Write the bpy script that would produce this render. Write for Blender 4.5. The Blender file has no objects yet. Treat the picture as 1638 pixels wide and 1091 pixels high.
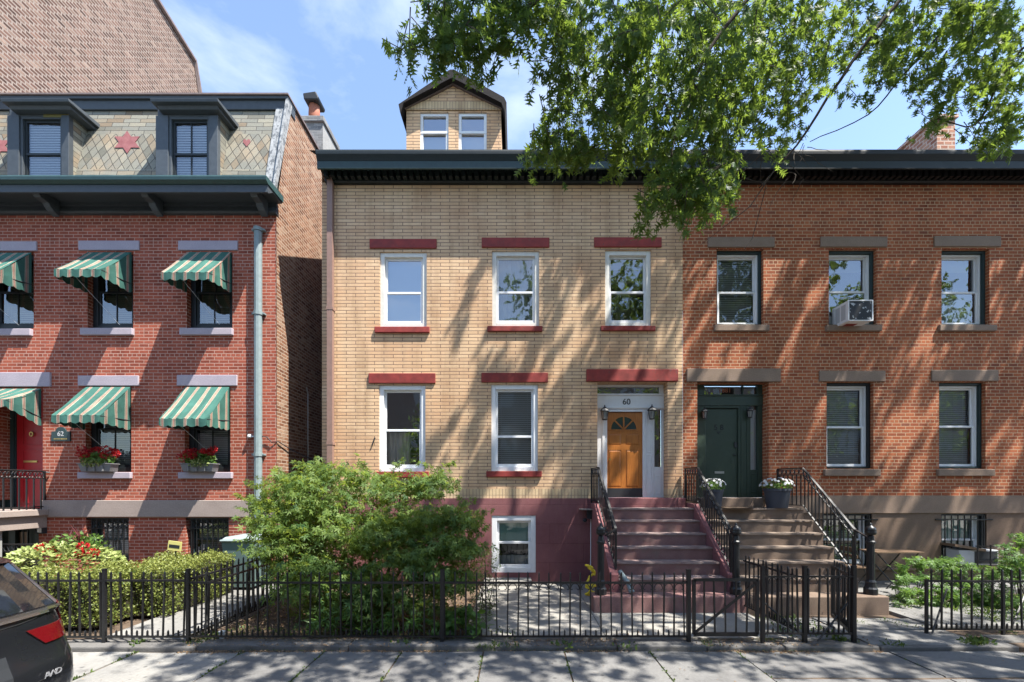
import bpy, math, random
import numpy as np
from mathutils import Vector, Matrix
R = math.radians
random.seed(7)
RNG = np.random.default_rng(11)
SC = bpy.context.scene
COL = SC.collection

# ------------------------------------------------------------------ camera, sky, sun, exposure
cam_d = bpy.data.cameras.new('camera')
cam_d.sensor_width = 36.0
cam_d.lens = 36.0 * 700.0 / 1638.0
cam_d.shift_x = -6.0 / 1638.0
cam_d.shift_y = 234.5 / 1638.0
cam_d.clip_start = 0.05
cam_d.clip_end = 3000
cam = bpy.data.objects.new('camera', cam_d)
cam.location = (0, -10, 2.15)
cam.rotation_euler = (R(90), 0, 0)
COL.objects.link(cam)
SC.camera = cam

SUN = Vector((0.47, -0.25, 1.0)).normalized()          # towards the sun
sun_d = bpy.data.lights.new('sun', 'SUN')
sun_d.energy = 5.0
sun_d.angle = R(0.5)
sun_d.color = (1.0, 0.955, 0.88)
sun = bpy.data.objects.new('sun', sun_d)
sun.rotation_euler = SUN.to_track_quat('Z', 'Y').to_euler()
sun.location = (6, -4, 20)
COL.objects.link(sun)

world = bpy.data.worlds.new('World')
SC.world = world
world.use_nodes = True
wt = world.node_tree
wt.nodes.clear()
w_out = wt.nodes.new('ShaderNodeOutputWorld')
w_bg = wt.nodes.new('ShaderNodeBackground')
w_sky = wt.nodes.new('ShaderNodeTexSky')
w_sky.sky_type = 'NISHITA'
w_sky.sun_disc = False
w_sky.sun_elevation = math.asin(SUN.z)
w_sky.sun_rotation = math.atan2(SUN.x, SUN.y)
w_sky.air_density = 1.0
w_sky.dust_density = 0.5
w_sky.ozone_density = 1.9
w_bg.inputs['Strength'].default_value = 0.122
w_tc = wt.nodes.new('ShaderNodeTexCoord')
w_map = wt.nodes.new('ShaderNodeMapping')
w_map.inputs['Scale'].default_value = (1.3, 1.3, 3.4)
w_map.inputs['Rotation'].default_value = (0.15, 0.3, 0.5)
w_n = wt.nodes.new('ShaderNodeTexNoise')
w_n.inputs['Scale'].default_value = 1.7
w_n.inputs['Detail'].default_value = 7
w_n.inputs['Roughness'].default_value = 0.58
w_n.inputs['Distortion'].default_value = 0.4
w_r = wt.nodes.new('ShaderNodeValToRGB')
w_r.color_ramp.elements[0].position = 0.50
w_r.color_ramp.elements[0].color = (0.03, 0.03, 0.03, 1)
w_r.color_ramp.elements[1].position = 0.80
w_r.color_ramp.elements[1].color = (0.62, 0.62, 0.62, 1)
w_mix = wt.nodes.new('ShaderNodeMix')
w_mix.data_type = 'RGBA'
w_mix.inputs['B'].default_value = (4.0, 4.3, 4.8, 1)
L = wt.links.new
L(w_tc.outputs['Generated'], w_map.inputs['Vector'])
L(w_map.outputs['Vector'], w_n.inputs['Vector'])
L(w_n.outputs['Fac'], w_r.inputs['Fac'])
L(w_r.outputs['Color'], w_mix.inputs['Factor'])
L(w_sky.outputs['Color'], w_mix.inputs['A'])
L(w_mix.outputs['Result'], w_bg.inputs['Color'])
L(w_bg.outputs['Background'], w_out.inputs['Surface'])

SC.view_settings.view_transform = 'Standard'
SC.view_settings.look = 'None'
SC.view_settings.gamma = 1.0
SC.view_settings.exposure = 1.6
SC.cycles.use_denoising = True
SC.cycles.max_bounces = 8
SC.cycles.transparent_max_bounces = 12

# ------------------------------------------------------------------ helpers
def fx(px): return (px - 825.0) / 70.0                   # facade plane (10 m off) from the survey of the photo
def fz(py): return 2.15 + (780.0 - py) / 70.0
def W(px, py, d): return Vector(((px - 825.0) * d / 700.0, d - 10.0, 2.15 - (py - 780.0) * d / 700.0))
ORG = {}

class MB:
    def __init__(s):
        s.v = []; s.f = []; s.m = []; s.uv = {}
    def quad(s, a, b, c, d, m=0, uv=None):
        i = len(s.v); s.v += [Vector(a), Vector(b), Vector(c), Vector(d)]
        if uv: s.uv[len(s.f)] = uv
        s.f.append((i, i+1, i+2, i+3)); s.m.append(m); return s
    def poly(s, pts, m=0, uv=None):
        i = len(s.v); s.v += [Vector(p) for p in pts]
        if uv: s.uv[len(s.f)] = uv
        s.f.append(tuple(range(i, i+len(pts)))); s.m.append(m); return s
    def box(s, x0, x1, y0, y1, z0, z1, m=0):
        if x0 > x1: x0, x1 = x1, x0
        if y0 > y1: y0, y1 = y1, y0
        if z0 > z1: z0, z1 = z1, z0
        i = len(s.v)
        s.v += [Vector(p) for p in ((x0,y0,z0),(x1,y0,z0),(x1,y1,z0),(x0,y1,z0),(x0,y0,z1),(x1,y0,z1),(x1,y1,z1),(x0,y1,z1))]
        for f in ((0,3,2,1),(4,5,6,7),(0,1,5,4),(1,2,6,5),(2,3,7,6),(3,0,4,7)):
            s.f.append(tuple(i+k for k in f)); s.m.append(m)
        return s
    def prism(s, pts, vec, m=0):
        """closed polygon pts extruded by vec"""
        n = len(pts); i = len(s.v); vec = Vector(vec)
        s.v += [Vector(p) for p in pts] + [Vector(p) + vec for p in pts]
        s.f.append(tuple(i+k for k in reversed(range(n)))); s.m.append(m)
        s.f.append(tuple(i+n+k for k in range(n))); s.m.append(m)
        for k in range(n):
            k2 = (k+1) % n
            s.f.append((i+k, i+k2, i+n+k2, i+n+k)); s.m.append(m)
        return s
    def tube(s, path, r, n=6, m=0, cap=True):
        path = [Vector(p) for p in path]; N = len(path)
        rs = r if isinstance(r, (list, tuple)) else [r]*N
        i0 = len(s.v); up = None
        for k, p in enumerate(path):
            t = (path[min(k+1, N-1)] - path[max(k-1, 0)])
            if t.length < 1e-9: t = Vector((0,0,1))
            t.normalize()
            if up is None:
                up = Vector((0,0,1)) if abs(t.z) < 0.9 else Vector((1,0,0))
            a = t.cross(up)
            if a.length < 1e-6: a = t.cross(Vector((0,1,0.3)))
            a.normalize(); b = a.cross(t); b.normalize(); up = b
            for j in range(n):
                th = 2*math.pi*j/n
                s.v.append(p + a*(rs[k]*math.cos(th)) + b*(rs[k]*math.sin(th)))
        for k in range(N-1):
            for j in range(n):
                j2 = (j+1) % n
                s.f.append((i0+k*n+j, i0+k*n+j2, i0+(k+1)*n+j2, i0+(k+1)*n+j)); s.m.append(m)
        if cap:
            s.f.append(tuple(i0+j for j in reversed(range(n)))); s.m.append(m)
            s.f.append(tuple(i0+(N-1)*n+j for j in range(n))); s.m.append(m)
        return s
    def lathe(s, prof, c, n=16, m=0):
        i0 = len(s.v); c = Vector(c)
        for (r, z) in prof:
            for j in range(n):
                th = 2*math.pi*j/n
                s.v.append(c + Vector((r*math.cos(th), r*math.sin(th), z)))
        for k in range(len(prof)-1):
            for j in range(n):
                j2 = (j+1) % n
                s.f.append((i0+k*n+j, i0+k*n+j2, i0+(k+1)*n+j2, i0+(k+1)*n+j)); s.m.append(m)
        s.f.append(tuple(i0+j for j in reversed(range(n)))); s.m.append(m)
        s.f.append(tuple(i0+(len(prof)-1)*n+j for j in range(n))); s.m.append(m)
        return s
    def holes(s, x0, x1, z0, z1, y, hs, m=0, rm=None):
        """wall face at y (facing -y) with rectangular openings (x0,x1,z0,z1,depth) and their reveals"""
        xs = sorted({x0, x1, *[h[0] for h in hs], *[h[1] for h in hs]})
        zs = sorted({z0, z1, *[h[2] for h in hs], *[h[3] for h in hs]})
        xs = [x for x in xs if x0 <= x <= x1]; zs = [z for z in zs if z0 <= z <= z1]
        for a, b in zip(xs, xs[1:]):
            run = None
            for c, d in zip(zs, zs[1:]):
                cx, cz = (a+b)/2, (c+d)/2
                if any(h[0] < cx < h[1] and h[2] < cz < h[3] for h in hs): 
                    continue
                s.quad((a,y,c),(b,y,c),(b,y,d),(a,y,d), m)
        for (a, b, c, d, dep) in hs:
            k = m if rm is None else rm
            a_, b_ = max(a, x0), min(b, x1); c_, d_ = max(c, z0), min(d, z1)
            if a >= x0: s.quad((a,y,c_),(a,y,d_),(a,y+dep,d_),(a,y+dep,c_), k)
            if b <= x1: s.quad((b,y,d_),(b,y,c_),(b,y+dep,c_),(b,y+dep,d_), k)
            if d <= z1: s.quad((a_,y,d),(b_,y,d),(b_,y+dep,d),(a_,y+dep,d), k)
            if c >= z0: s.quad((b_,y,c),(a_,y,c),(a_,y+dep,c),(b_,y+dep,c), k)
        return s
    def build(s, name, mat, parent=None, bevel=0, smooth=False, solid=0, origin=None):
        me = bpy.data.meshes.new(name)
        o0 = ORG[parent.name] if parent is not None else (Vector(origin) if origin is not None else Vector((0,0,0)))
        me.from_pydata([tuple(p - o0) for p in s.v], [], s.f)
        mats = mat if isinstance(mat, (list, tuple)) else [mat]
        for q in mats: me.materials.append(q)
        if len(mats) > 1:
            me.polygons.foreach_set('material_index', s.m)
        uvl = me.uv_layers.new(name='UVMap')
        for p in me.polygons:
            n = p.normal
            ax, ay, az = abs(n.x), abs(n.y), abs(n.z)
            cu = s.uv.get(p.index)
            for q, li in enumerate(p.loop_indices):
                if cu: uvl.data[li].uv = cu[q]; continue
                co = s.v[me.loops[li].vertex_index]
                if ay >= ax and ay >= az: uvl.data[li].uv = (co.x, co.z)
                elif ax >= az: uvl.data[li].uv = (co.y, co.z)
                else: uvl.data[li].uv = (co.x, co.y)
        if smooth: me.polygons.foreach_set('use_smooth', [True]*len(me.polygons))
        o = bpy.data.objects.new(name, me); COL.objects.link(o)
        ORG[o.name] = o0.copy()
        if parent is not None: o.parent = parent
        else: o.location = o0
        if bevel:
            b = o.modifiers.new('bevel', 'BEVEL'); b.width = bevel; b.segments = 2; b.limit_method = 'ANGLE'; b.angle_limit = R(40)
        if solid:
            b = o.modifiers.new('solid', 'SOLIDIFY'); b.thickness = solid; b.offset = 0
        return o

def tag(o, label, cat, group=None, kind=None):
    if label: o['label'] = label
    if cat: o['category'] = cat
    if group: o['group'] = group
    if kind: o['kind'] = kind
    return o
def structure(o): o['kind'] = 'structure'; return o
def thing(name, loc, label, cat, group=None):
    o = bpy.data.objects.new(name, None); o.empty_display_size = 0.2
    COL.objects.link(o); o.location = loc; ORG[o.name] = Vector(loc)
    return tag(o, label, cat, group)
def kids(o): return [c for c in bpy.data.objects if c.parent == o]
def copy_tree(o, parent=None):
    c = o.copy(); COL.objects.link(c); ORG[c.name] = ORG[o.name].copy()
    if parent is not None: c.parent = parent
    for ch in kids(o): copy_tree(ch, c)
    return c

def big_mesh(name, V, F, mat, parent=None, rnd=None, smooth=False):
    """numpy mesh of triangles; rnd = one value per vertex"""
    me = bpy.data.meshes.new(name)
    o0 = ORG[parent.name] if parent is not None else Vector((0,0,0))
    V = np.asarray(V, dtype=np.float32) - np.array(o0, dtype=np.float32); F = np.asarray(F, dtype=np.int32)
    me.vertices.add(len(V)); me.vertices.foreach_set('co', V.ravel())
    me.loops.add(F.size); me.loops.foreach_set('vertex_index', F.ravel())
    me.polygons.add(len(F)); me.polygons.foreach_set('loop_start', np.arange(0, F.size, 3, dtype=np.int32))
    me.polygons.foreach_set('loop_total', np.full(len(F), 3, dtype=np.int32))
    if rnd is not None:
        at = me.attributes.new('rnd', 'FLOAT', 'POINT'); at.data.foreach_set('value', np.asarray(rnd, dtype=np.float32))
    me.update(calc_edges=True); me.validate()
    me.materials.append(mat)
    o = bpy.data.objects.new(name, me); COL.objects.link(o); ORG[o.name] = o0.copy()
    if parent is not None: o.parent = parent
    return o
# ------------------------------------------------------------------ materials
class NT:
    def __init__(s, name):
        s.m = bpy.data.materials.new(name); s.m.use_nodes = True
        s.t = s.m.node_tree; s.t.nodes.clear()
        s.out = s.n('OutputMaterial'); s.b = s.n('BsdfPrincipled')
        s.l(s.b.outputs[0], s.out.inputs['Surface'])
    def n(s, typ, **kw):
        nd = s.t.nodes.new('ShaderNode' + typ)
        for k, v in kw.items():
            if hasattr(nd, k): setattr(nd, k, v)
            else: nd.inputs[k.replace('_', ' ')].default_value = v
        return nd
    def l(s, a, b): s.t.links.new(a, b)
    def uv(s):
        return s.n('UVMap').outputs[0]
    def obj(s):
        return s.n('TexCoord').outputs['Object']
    def noise(s, vec, scale, detail=4, rough=0.55):
        q = s.n('TexNoise', Scale=scale, Detail=detail, Roughness=rough); s.l(vec, q.inputs['Vector']); return q.outputs['Fac']
    def ramp(s, fac, stops, interp='LINEAR'):
        q = s.n('ValToRGB'); e = q.color_ramp.elements; q.color_ramp.interpolation = interp
        while len(e) < len(stops): e.new(0.5)
        for k, (p, c) in enumerate(stops):
            e[k].position = p; e[k].color = c if len(c) == 4 else (*c, 1)
        s.l(fac, q.inputs['Fac']); return q.outputs['Color']
    def mix(s, fac, a, b, mode='MIX'):
        q = s.n('Mix'); q.data_type = 'RGBA'; q.blend_type = mode
        for val, key in ((fac, 'Factor'), (a, 'A'), (b, 'B')):
            if hasattr(val, 'links'): s.l(val, q.inputs[key])
            elif isinstance(val, (int, float)): q.inputs[key].default_value = val
            else: q.inputs[key].default_value = (*val, 1) if len(val) == 3 else val
        return q.outputs['Result']
    def math(s, op, a, b=0.0, c=None):
        q = s.n('Math'); q.operation = op
        for i, val in enumerate((a, b) if c is None else (a, b, c)):
            if hasattr(val, 'links'): s.l(val, q.inputs[i])
            else: q.inputs[i].default_value = val
        return q.outputs[0]
    def bump(s, h, strength=0.4, dist=0.01):
        q = s.n('Bump', Strength=strength, Distance=dist); s.l(h, q.inputs['Height']); s.l(q.outputs[0], s.b.inputs['Normal'])
    def set(s, col=None, rough=None, metal=None, spec=None, coat=None):
        if col is not None:
            if hasattr(col, 'links'): s.l(col, s.b.inputs['Base Color'])
            else: s.b.inputs['Base Color'].default_value = (*col, 1)
        if rough is not None:
            if hasattr(rough, 'links'): s.l(rough, s.b.inputs['Roughness'])
            else: s.b.inputs['Roughness'].default_value = rough
        if metal is not None: s.b.inputs['Metallic'].default_value = metal
        if spec is not None: s.b.inputs['Specular IOR Level'].default_value = spec
        if coat is not None: s.b.inputs['Coat Weight'].default_value = coat
        return s.m

def brick_mat(name, w, h, mort, cols, mortar, bump=0.5, stain=(0.6, 0.45, 0.35), stain_amt=0.25, vary=0.25, header=0, offset=0.5, stainscale=0.6, wobble=0.004):
    k = NT(name); uv = k.uv()
    wob = k.n('TexNoise', Scale=3.0, Detail=3); k.l(uv, wob.inputs['Vector'])
    sub = k.n('VectorMath', operation='MULTIPLY_ADD'); k.l(wob.outputs['Color'], sub.inputs[0]); sub.inputs[1].default_value = (wobble*2, wobble*2, 0); k.l(uv, sub.inputs[2])
    v = sub.outputs[0]
    b = k.n('TexBrick'); k.l(v, b.inputs['Vector'])
    b.offset = offset; b.offset_frequency = 2
    if header: b.squash = 0.5; b.squash_frequency = header
    b.inputs['Color1'].default_value = (0,0,0,1); b.inputs['Color2'].default_value = (1,1,1,1); b.inputs['Mortar'].default_value = (0.5,0.5,0.5,1)
    b.inputs['Scale'].default_value = 1; b.inputs['Mortar Size'].default_value = mort; b.inputs['Mortar Smooth'].default_value = 0.25
    b.inputs['Bias'].default_value = 0; b.inputs['Brick Width'].default_value = w; b.inputs['Row Height'].default_value = h
    n = len(cols)
    c = k.ramp(b.outputs['Color'], [(i/(n-1), cc) for i, cc in enumerate(cols)])
    n1 = k.noise(uv, stainscale, 5, 0.6)
    c = k.mix(k.math('MULTIPLY', k.ramp(n1, [(0.42, (0,0,0)), (0.68, (1,1,1))]), stain_amt), c, tuple(stain), 'MULTIPLY')
    mp = k.n('Mapping'); k.l(uv, mp.inputs['Vector']); mp.inputs['Scale'].default_value = (2.6, 0.35, 1)
    sn = k.noise(mp.outputs[0], 1.0, 6, 0.65)
    c = k.mix(0.75, c, k.ramp(sn, [(0.34, (0.70,0.66,0.62)), (0.5, (1,1,1)), (0.70, (1.16,1.12,1.06))]), 'MULTIPLY')
    n2 = k.noise(uv, 38, 4, 0.6)
    c = k.mix(vary, c, k.ramp(n2, [(0.25, (0.45,0.45,0.45)), (0.75, (1.35,1.35,1.35))]), 'MULTIPLY')
    mcol = k.mix(k.noise(uv, 2.2, 4), tuple(x*0.7 for x in mortar), tuple(min(1, x*1.2) for x in mortar))
    c = k.mix(b.outputs['Fac'], c, mcol)
    inv = k.math('SUBTRACT', 1.0, b.outputs['Fac'])
    hgt = k.math('ADD', inv, k.math('MULTIPLY', n2, 0.35))
    k.bump(hgt, bump, 0.012)
    return k.set(c, 0.88, spec=0.25)

def stone_mat(name, c1, c2, scale=6, rough=0.85, bump=0.25, spot=None, spec=0.3, stain=None):
    k = NT(name); uv = k.uv()
    a = k.noise(uv, scale, 6, 0.6); f = k.noise(uv, scale*14, 4, 0.6)
    c = k.mix(k.ramp(a, [(0.3, (0,0,0)), (0.7, (1,1,1))]), c1, c2)
    c = k.mix(0.35, c, k.ramp(f, [(0.3, (0.6,0.6,0.6)), (0.7, (1.3,1.3,1.3))]), 'MULTIPLY')
    if stain:
        s_ = k.noise(uv, 1.3, 6, 0.7)
        c = k.mix(k.ramp(s_, [(0.52, (0,0,0)), (0.66, (0.8,0.8,0.8))]), c, stain)
    k.bump(f, bump, 0.01)
    return k.set(c, rough, spec=spec)

def paint_mat(name, c, rough=0.5, vary=0.12, bump=0.08, chip=None, chip_amt=0.0, metal=0, spec=0.4, scale=9):
    k = NT(name); uv = k.uv()
    a = k.noise(uv, scale, 5, 0.6); f = k.noise(uv, 70, 3)
    cc = k.mix(vary, c, k.ramp(a, [(0.3, (0.35,0.35,0.35)), (0.7, (1.6,1.6,1.6))]), 'MULTIPLY')
    oi = k.n('ObjectInfo'); cc = k.mix(1.0, cc, k.ramp(oi.outputs['Random'], [(0,(0.88,0.87,0.86)), (1,(1.08,1.08,1.08))]), 'MULTIPLY')
    if chip:
        st = k.n('Mapping'); k.l(uv, st.inputs['Vector']); st.inputs['Scale'].default_value = (2.6, 1.0, 1)
        h = k.noise(st.outputs[0], 5.5, 8, 0.75)
        cc = k.mix(k.ramp(h, [(0.62 - chip_amt*0.2, (0,0,0)), (0.66 - chip_amt*0.2, (1,1,1))]), cc, chip)
    k.bump(f, bump, 0.005)
    return k.set(cc, k.math('MULTIPLY_ADD', a, 0.25, rough-0.1), metal=metal, spec=spec)

def glass_mat(name, refl=0.22, tint=(0.86, 0.90, 0.89), wave=0.02, rough=0.0):
    k = NT(name)
    tr = k.n('BsdfTransparent'); tr.inputs[0].default_value = (*tint, 1)
    gl = k.n('BsdfGlossy'); gl.inputs['Roughness'].default_value = rough; gl.inputs['Color'].default_value = (0.95,0.97,1,1)
    fr = k.n('Fresnel'); fr.inputs['IOR'].default_value = 1.5
    nz = k.n('TexNoise', Scale=1.6, Detail=2); k.l(k.obj(), nz.inputs['Vector'])
    bp = k.n('Bump', Strength=wave, Distance=0.5); k.l(nz.outputs['Fac'], bp.inputs['Height'])
    k.l(bp.outputs[0], gl.inputs['Normal'])
    mx = k.n('MixShader'); k.l(k.math('MULTIPLY_ADD', fr.outputs[0], 1-refl, refl-0.04), mx.inputs[0]); k.l(tr.outputs[0], mx.inputs[1]); k.l(gl.outputs[0], mx.inputs[2])
    k.l(mx.outputs[0], k.out.inputs['Surface'])
    return k.m

def leaf_mat(name, dark, light, trans, tr=0.42, gloss=0.35, spec=0.35):
    k = NT(name)
    at = k.n('Attribute'); at.attribute_name = 'rnd'
    c = k.ramp(at.outputs['Fac'], [(0.0, dark), (1.0, light)])
    k.set(c, gloss + 0.1, spec=spec)
    tl = k.n('BsdfTranslucent'); k.l(k.mix(at.outputs['Fac'], tuple(x*0.75 for x in trans), trans), tl.inputs[0])
    mx = k.n('MixShader'); mx.inputs[0].default_value = tr
    k.l(k.b.outputs[0], mx.inputs[1]); k.l(tl.outputs[0], mx.inputs[2]); k.l(mx.outputs[0], k.out.inputs['Surface'])
    return k.m

def flat(name, c, rough=0.6, metal=0, spec=0.4, coat=0): return NT(name).set(c, rough, metal, spec, coat)

M = {}
M['yellow'] = brick_mat('yellow_brick', 0.43, 0.0775, 0.0088, [(0.56,0.375,0.225), (0.62,0.43,0.263), (0.66,0.47,0.292), (0.58,0.395,0.24), (0.64,0.45,0.277)], (0.215,0.14,0.10), 0.5, (0.80,0.63,0.54), 0.65, 0.18, wobble=0.003)
M['soldier'] = brick_mat('yellow_soldier_brick', 0.075, 0.22, 0.006, [(0.50,0.37,0.23), (0.60,0.46,0.28), (0.55,0.41,0.25)], (0.25,0.17,0.12), 0.5, offset=0, vary=0.2)
M['red'] = brick_mat('orange_red_brick', 0.205, 0.0757, 0.0085, [(0.255,0.070,0.032), (0.345,0.098,0.042), (0.41,0.130,0.056), (0.30,0.083,0.038), (0.375,0.118,0.052), (0.23,0.074,0.042)], (0.47,0.31,0.19), 0.6, (0.62,0.55,0.48), 0.55, 0.3, header=6)
M['deepred'] = brick_mat('deep_red_brick', 0.215, 0.0735, 0.0085, [(0.215,0.052,0.032), (0.30,0.076,0.045), (0.36,0.098,0.058), (0.26,0.064,0.040)], (0.44,0.27,0.21), 0.55, (0.7,0.6,0.55), 0.4, 0.25, header=7)
M['common'] = brick_mat('weathered_common_brick', 0.21, 0.078, 0.011, [(0.12,0.048,0.026), (0.22,0.095,0.050), (0.31,0.165,0.10), (0.17,0.075,0.04), (0.37,0.245,0.17)], (0.38,0.29,0.22), 0.9, (0.65,0.58,0.5), 0.6, 0.45, stainscale=1.2, wobble=0.012)
M['tallbrick'] = brick_mat('pale_brown_common_brick', 0.21, 0.10, 0.020, [(0.05,0.028,0.022), (0.115,0.062,0.048), (0.19,0.115,0.09), (0.085,0.045,0.034), (0.28,0.20,0.16)], (0.26,0.21,0.18), 0.9, (0.7,0.6,0.54), 0.6, 0.6, stainscale=1.6, wobble=0.02)
def maroon_mat():
    k = NT('maroon_stucco'); uv = k.uv()
    a = k.noise(uv, 1.4, 5, 0.6); f = k.noise(uv, 46, 5, 0.65)
    c = k.mix(k.ramp(a, [(0.3,(0,0,0)), (0.7,(1,1,1))]), (0.175,0.064,0.068), (0.235,0.098,0.098))
    b = k.n('TexBrick'); k.l(uv, b.inputs['Vector']); b.inputs['Scale'].default_value = 1; b.inputs['Brick Width'].default_value = 1.55; b.inputs['Row Height'].default_value = 0.44
    b.inputs['Mortar Size'].default_value = 0.007; b.inputs['Mortar Smooth'].default_value = 0.6
    c = k.mix(k.math('MULTIPLY', b.outputs['Fac'], 0.45), c, (0.09,0.025,0.03))
    mp = k.n('Mapping'); k.l(uv, mp.inputs['Vector']); mp.inputs['Scale'].default_value = (3, 0.5, 1); sn = k.noise(mp.outputs[0], 1.2, 7, 0.7)
    c = k.mix(k.ramp(sn, [(0.50, (0,0,0)), (0.70, (0.55,0.55,0.55))]), c, (0.25,0.12,0.11))
    k.bump(k.math('SUBTRACT', k.math('MULTIPLY', f, 0.9), k.math('MULTIPLY', b.outputs['Fac'], 0.9)), 0.55, 0.012)
    return k.set(c, 0.8, spec=0.3)
M['maroon'] = maroon_mat()
M['maroonstep'] = stone_mat('maroon_painted_step', (0.175,0.090,0.084), (0.23,0.130,0.119), 4, 0.8, 0.3, stain=(0.17,0.13,0.11))
M['treadworn'] = stone_mat('worn_concrete_tread', (0.29,0.235,0.215), (0.20,0.125,0.115), 5, 0.85, 0.3)
M['brownstep'] = stone_mat('brown_sandstone_step', (0.135,0.095,0.070), (0.185,0.135,0.10), 4, 0.85, 0.35, stain=(0.13,0.09,0.07))
M['browntread'] = stone_mat('worn_sandstone_tread', (0.22,0.17,0.135), (0.17,0.13,0.10), 5, 0.85, 0.3)
M['brown'] = stone_mat('brown_stucco', (0.145,0.098,0.068), (0.175,0.12,0.085), 2.2, 0.8, 0.15)
M['brownstone'] = stone_mat('brown_painted_stone', (0.205,0.145,0.105), (0.245,0.175,0.13), 3, 0.75, 0.12)
M['redtrim'] = paint_mat('oxblood_painted_stone', (0.235,0.03,0.024), 0.6, 0.45, 0.5, chip=(0.13,0.05,0.04), chip_amt=0.1, scale=5)
M['fasciagreen'] = paint_mat('dark_green_fascia_paint', (0.020,0.042,0.041), 0.45, 0.3, 0.12, chip=(0.12,0.12,0.09), chip_amt=-0.2)
M['lilac'] = stone_mat('lilac_grey_stone', (0.33,0.29,0.33), (0.38,0.335,0.375), 3, 0.75, 0.12)
M['greyband'] = stone_mat('grey_brown_stone', (0.26,0.21,0.185), (0.31,0.255,0.225), 2.5, 0.8, 0.12)
M['green'] = paint_mat('bottle_green_paint', (0.030,0.068,0.068), 0.42, 0.25, 0.1, chip=(0.16,0.17,0.14), chip_amt=-0.45)
M['blackgreen'] = paint_mat('near_black_green_paint', (0.010,0.016,0.017), 0.5, 0.25, 0.12)
M['slatepaint'] = paint_mat('blue_grey_trim_paint', (0.054,0.064,0.074), 0.5, 0.25, 0.12, chip=(0.22,0.24,0.25), chip_amt=-0.35)
M['black'] = paint_mat('black_cornice_paint', (0.010,0.010,0.011), 0.5, 0.25, 0.1)
M['iron'] = paint_mat('black_iron_paint', (0.009,0.009,0.010), 0.38, 0.3, 0.15, spec=0.5, chip=(0.05,0.035,0.03), chip_amt=-0.3)
M['white'] = paint_mat('white_paint', (0.70,0.71,0.72), 0.45, 0.06, 0.05)
M['oldwhite'] = paint_mat('weathered_white_paint', (0.62,0.61,0.56), 0.55, 0.12, 0.1, chip=(0.30,0.28,0.24), chip_amt=-0.3)
M['peeling'] = paint_mat('peeling_white_board', (0.27,0.28,0.285), 0.7, 0.35, 0.4, chip=(0.10,0.11,0.12), chip_amt=0.6)
M['doorgreen'] = paint_mat('dark_green_door_paint', (0.034,0.052,0.037), 0.35, 0.12, 0.06)
M['tealgreen'] = paint_mat('dark_teal_frame_paint', (0.020,0.040,0.042), 0.4, 0.15, 0.06)
M['doorred'] = paint_mat('red_door_paint', (0.36,0.012,0.018), 0.35, 0.1, 0.05)
M['darkframe'] = paint_mat('black_window_frame', (0.012,0.016,0.018), 0.45, 0.2, 0.08)
M['brass'] = flat('brass', (0.5,0.34,0.12), 0.35, 0.9)
M['steel'] = flat('brushed_metal', (0.45,0.45,0.45), 0.35, 0.9)
M['charcoal'] = flat('charcoal_plastic', (0.020,0.022,0.025), 0.55)
M['interior'] = flat('dim_room', (0.028,0.027,0.026), 0.9)  # near-black colour stands in for the unlit space behind the glass
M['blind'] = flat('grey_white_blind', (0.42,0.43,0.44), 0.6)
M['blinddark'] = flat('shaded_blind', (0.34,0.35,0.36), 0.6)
M['blindgreen'] = flat('green_shade', (0.28,0.46,0.40), 0.7)
M['blindolive'] = flat('olive_tan_shade', (0.19,0.18,0.13), 0.7)
M['curtain'] = stone_mat('beige_curtain', (0.52,0.47,0.42), (0.60,0.55,0.50), 5, 0.9, 0.1)
M['glass'] = glass_mat('window_glass', 0.20)
M['glass_sky'] = glass_mat('window_glass_bright', 0.34, wave=0.012)
M['glass_dark'] = glass_mat('window_glass_dim', 0.09)
def wood_mat(name, c1, c2):
    k = NT(name); uv = k.uv()
    mp = k.n('Mapping'); k.l(uv, mp.inputs['Vector']); mp.inputs['Scale'].default_value = (26, 1.6, 1)
    n = k.noise(mp.outputs[0], 2.2, 7, 0.65)
    n2 = k.noise(uv, 3, 3)
    c = k.mix(k.ramp(n, [(0.32,(0,0,0)), (0.7,(1,1,1))]), c1, c2)
    c = k.mix(0.4, c, k.ramp(n2, [(0.3,(0.6,0.6,0.6)), (0.7,(1.25,1.25,1.25))]), 'MULTIPLY')
    k.bump(n, 0.15, 0.003)
    return k.set(c, 0.32, spec=0.45)
M['oakdoor'] = wood_mat('varnished_orange_wood', (0.30,0.095,0.018), (0.46,0.17,0.035))
M['tablewood'] = wood_mat('brown_slat_wood', (0.13,0.085,0.055), (0.20,0.135,0.09))
M['terracotta'] = paint_mat('terracotta', (0.34,0.12,0.07), 0.75, 0.2, 0.2)
M['greystone'] = brick_mat('grey_chimney_brick', 0.21, 0.075, 0.006, [(0.14,0.145,0.15), (0.19,0.195,0.20), (0.24,0.245,0.25)], (0.24,0.24,0.24), 0.6)
M['chimneyred'] = brick_mat('red_chimney_brick', 0.21, 0.11, 0.016, [(0.30,0.12,0.08), (0.42,0.20,0.14), (0.5,0.28,0.2)], (0.6,0.48,0.42), 0.6)
M['render'] = stone_mat('pale_render', (0.30,0.295,0.285), (0.24,0.235,0.225), 5)
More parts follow.
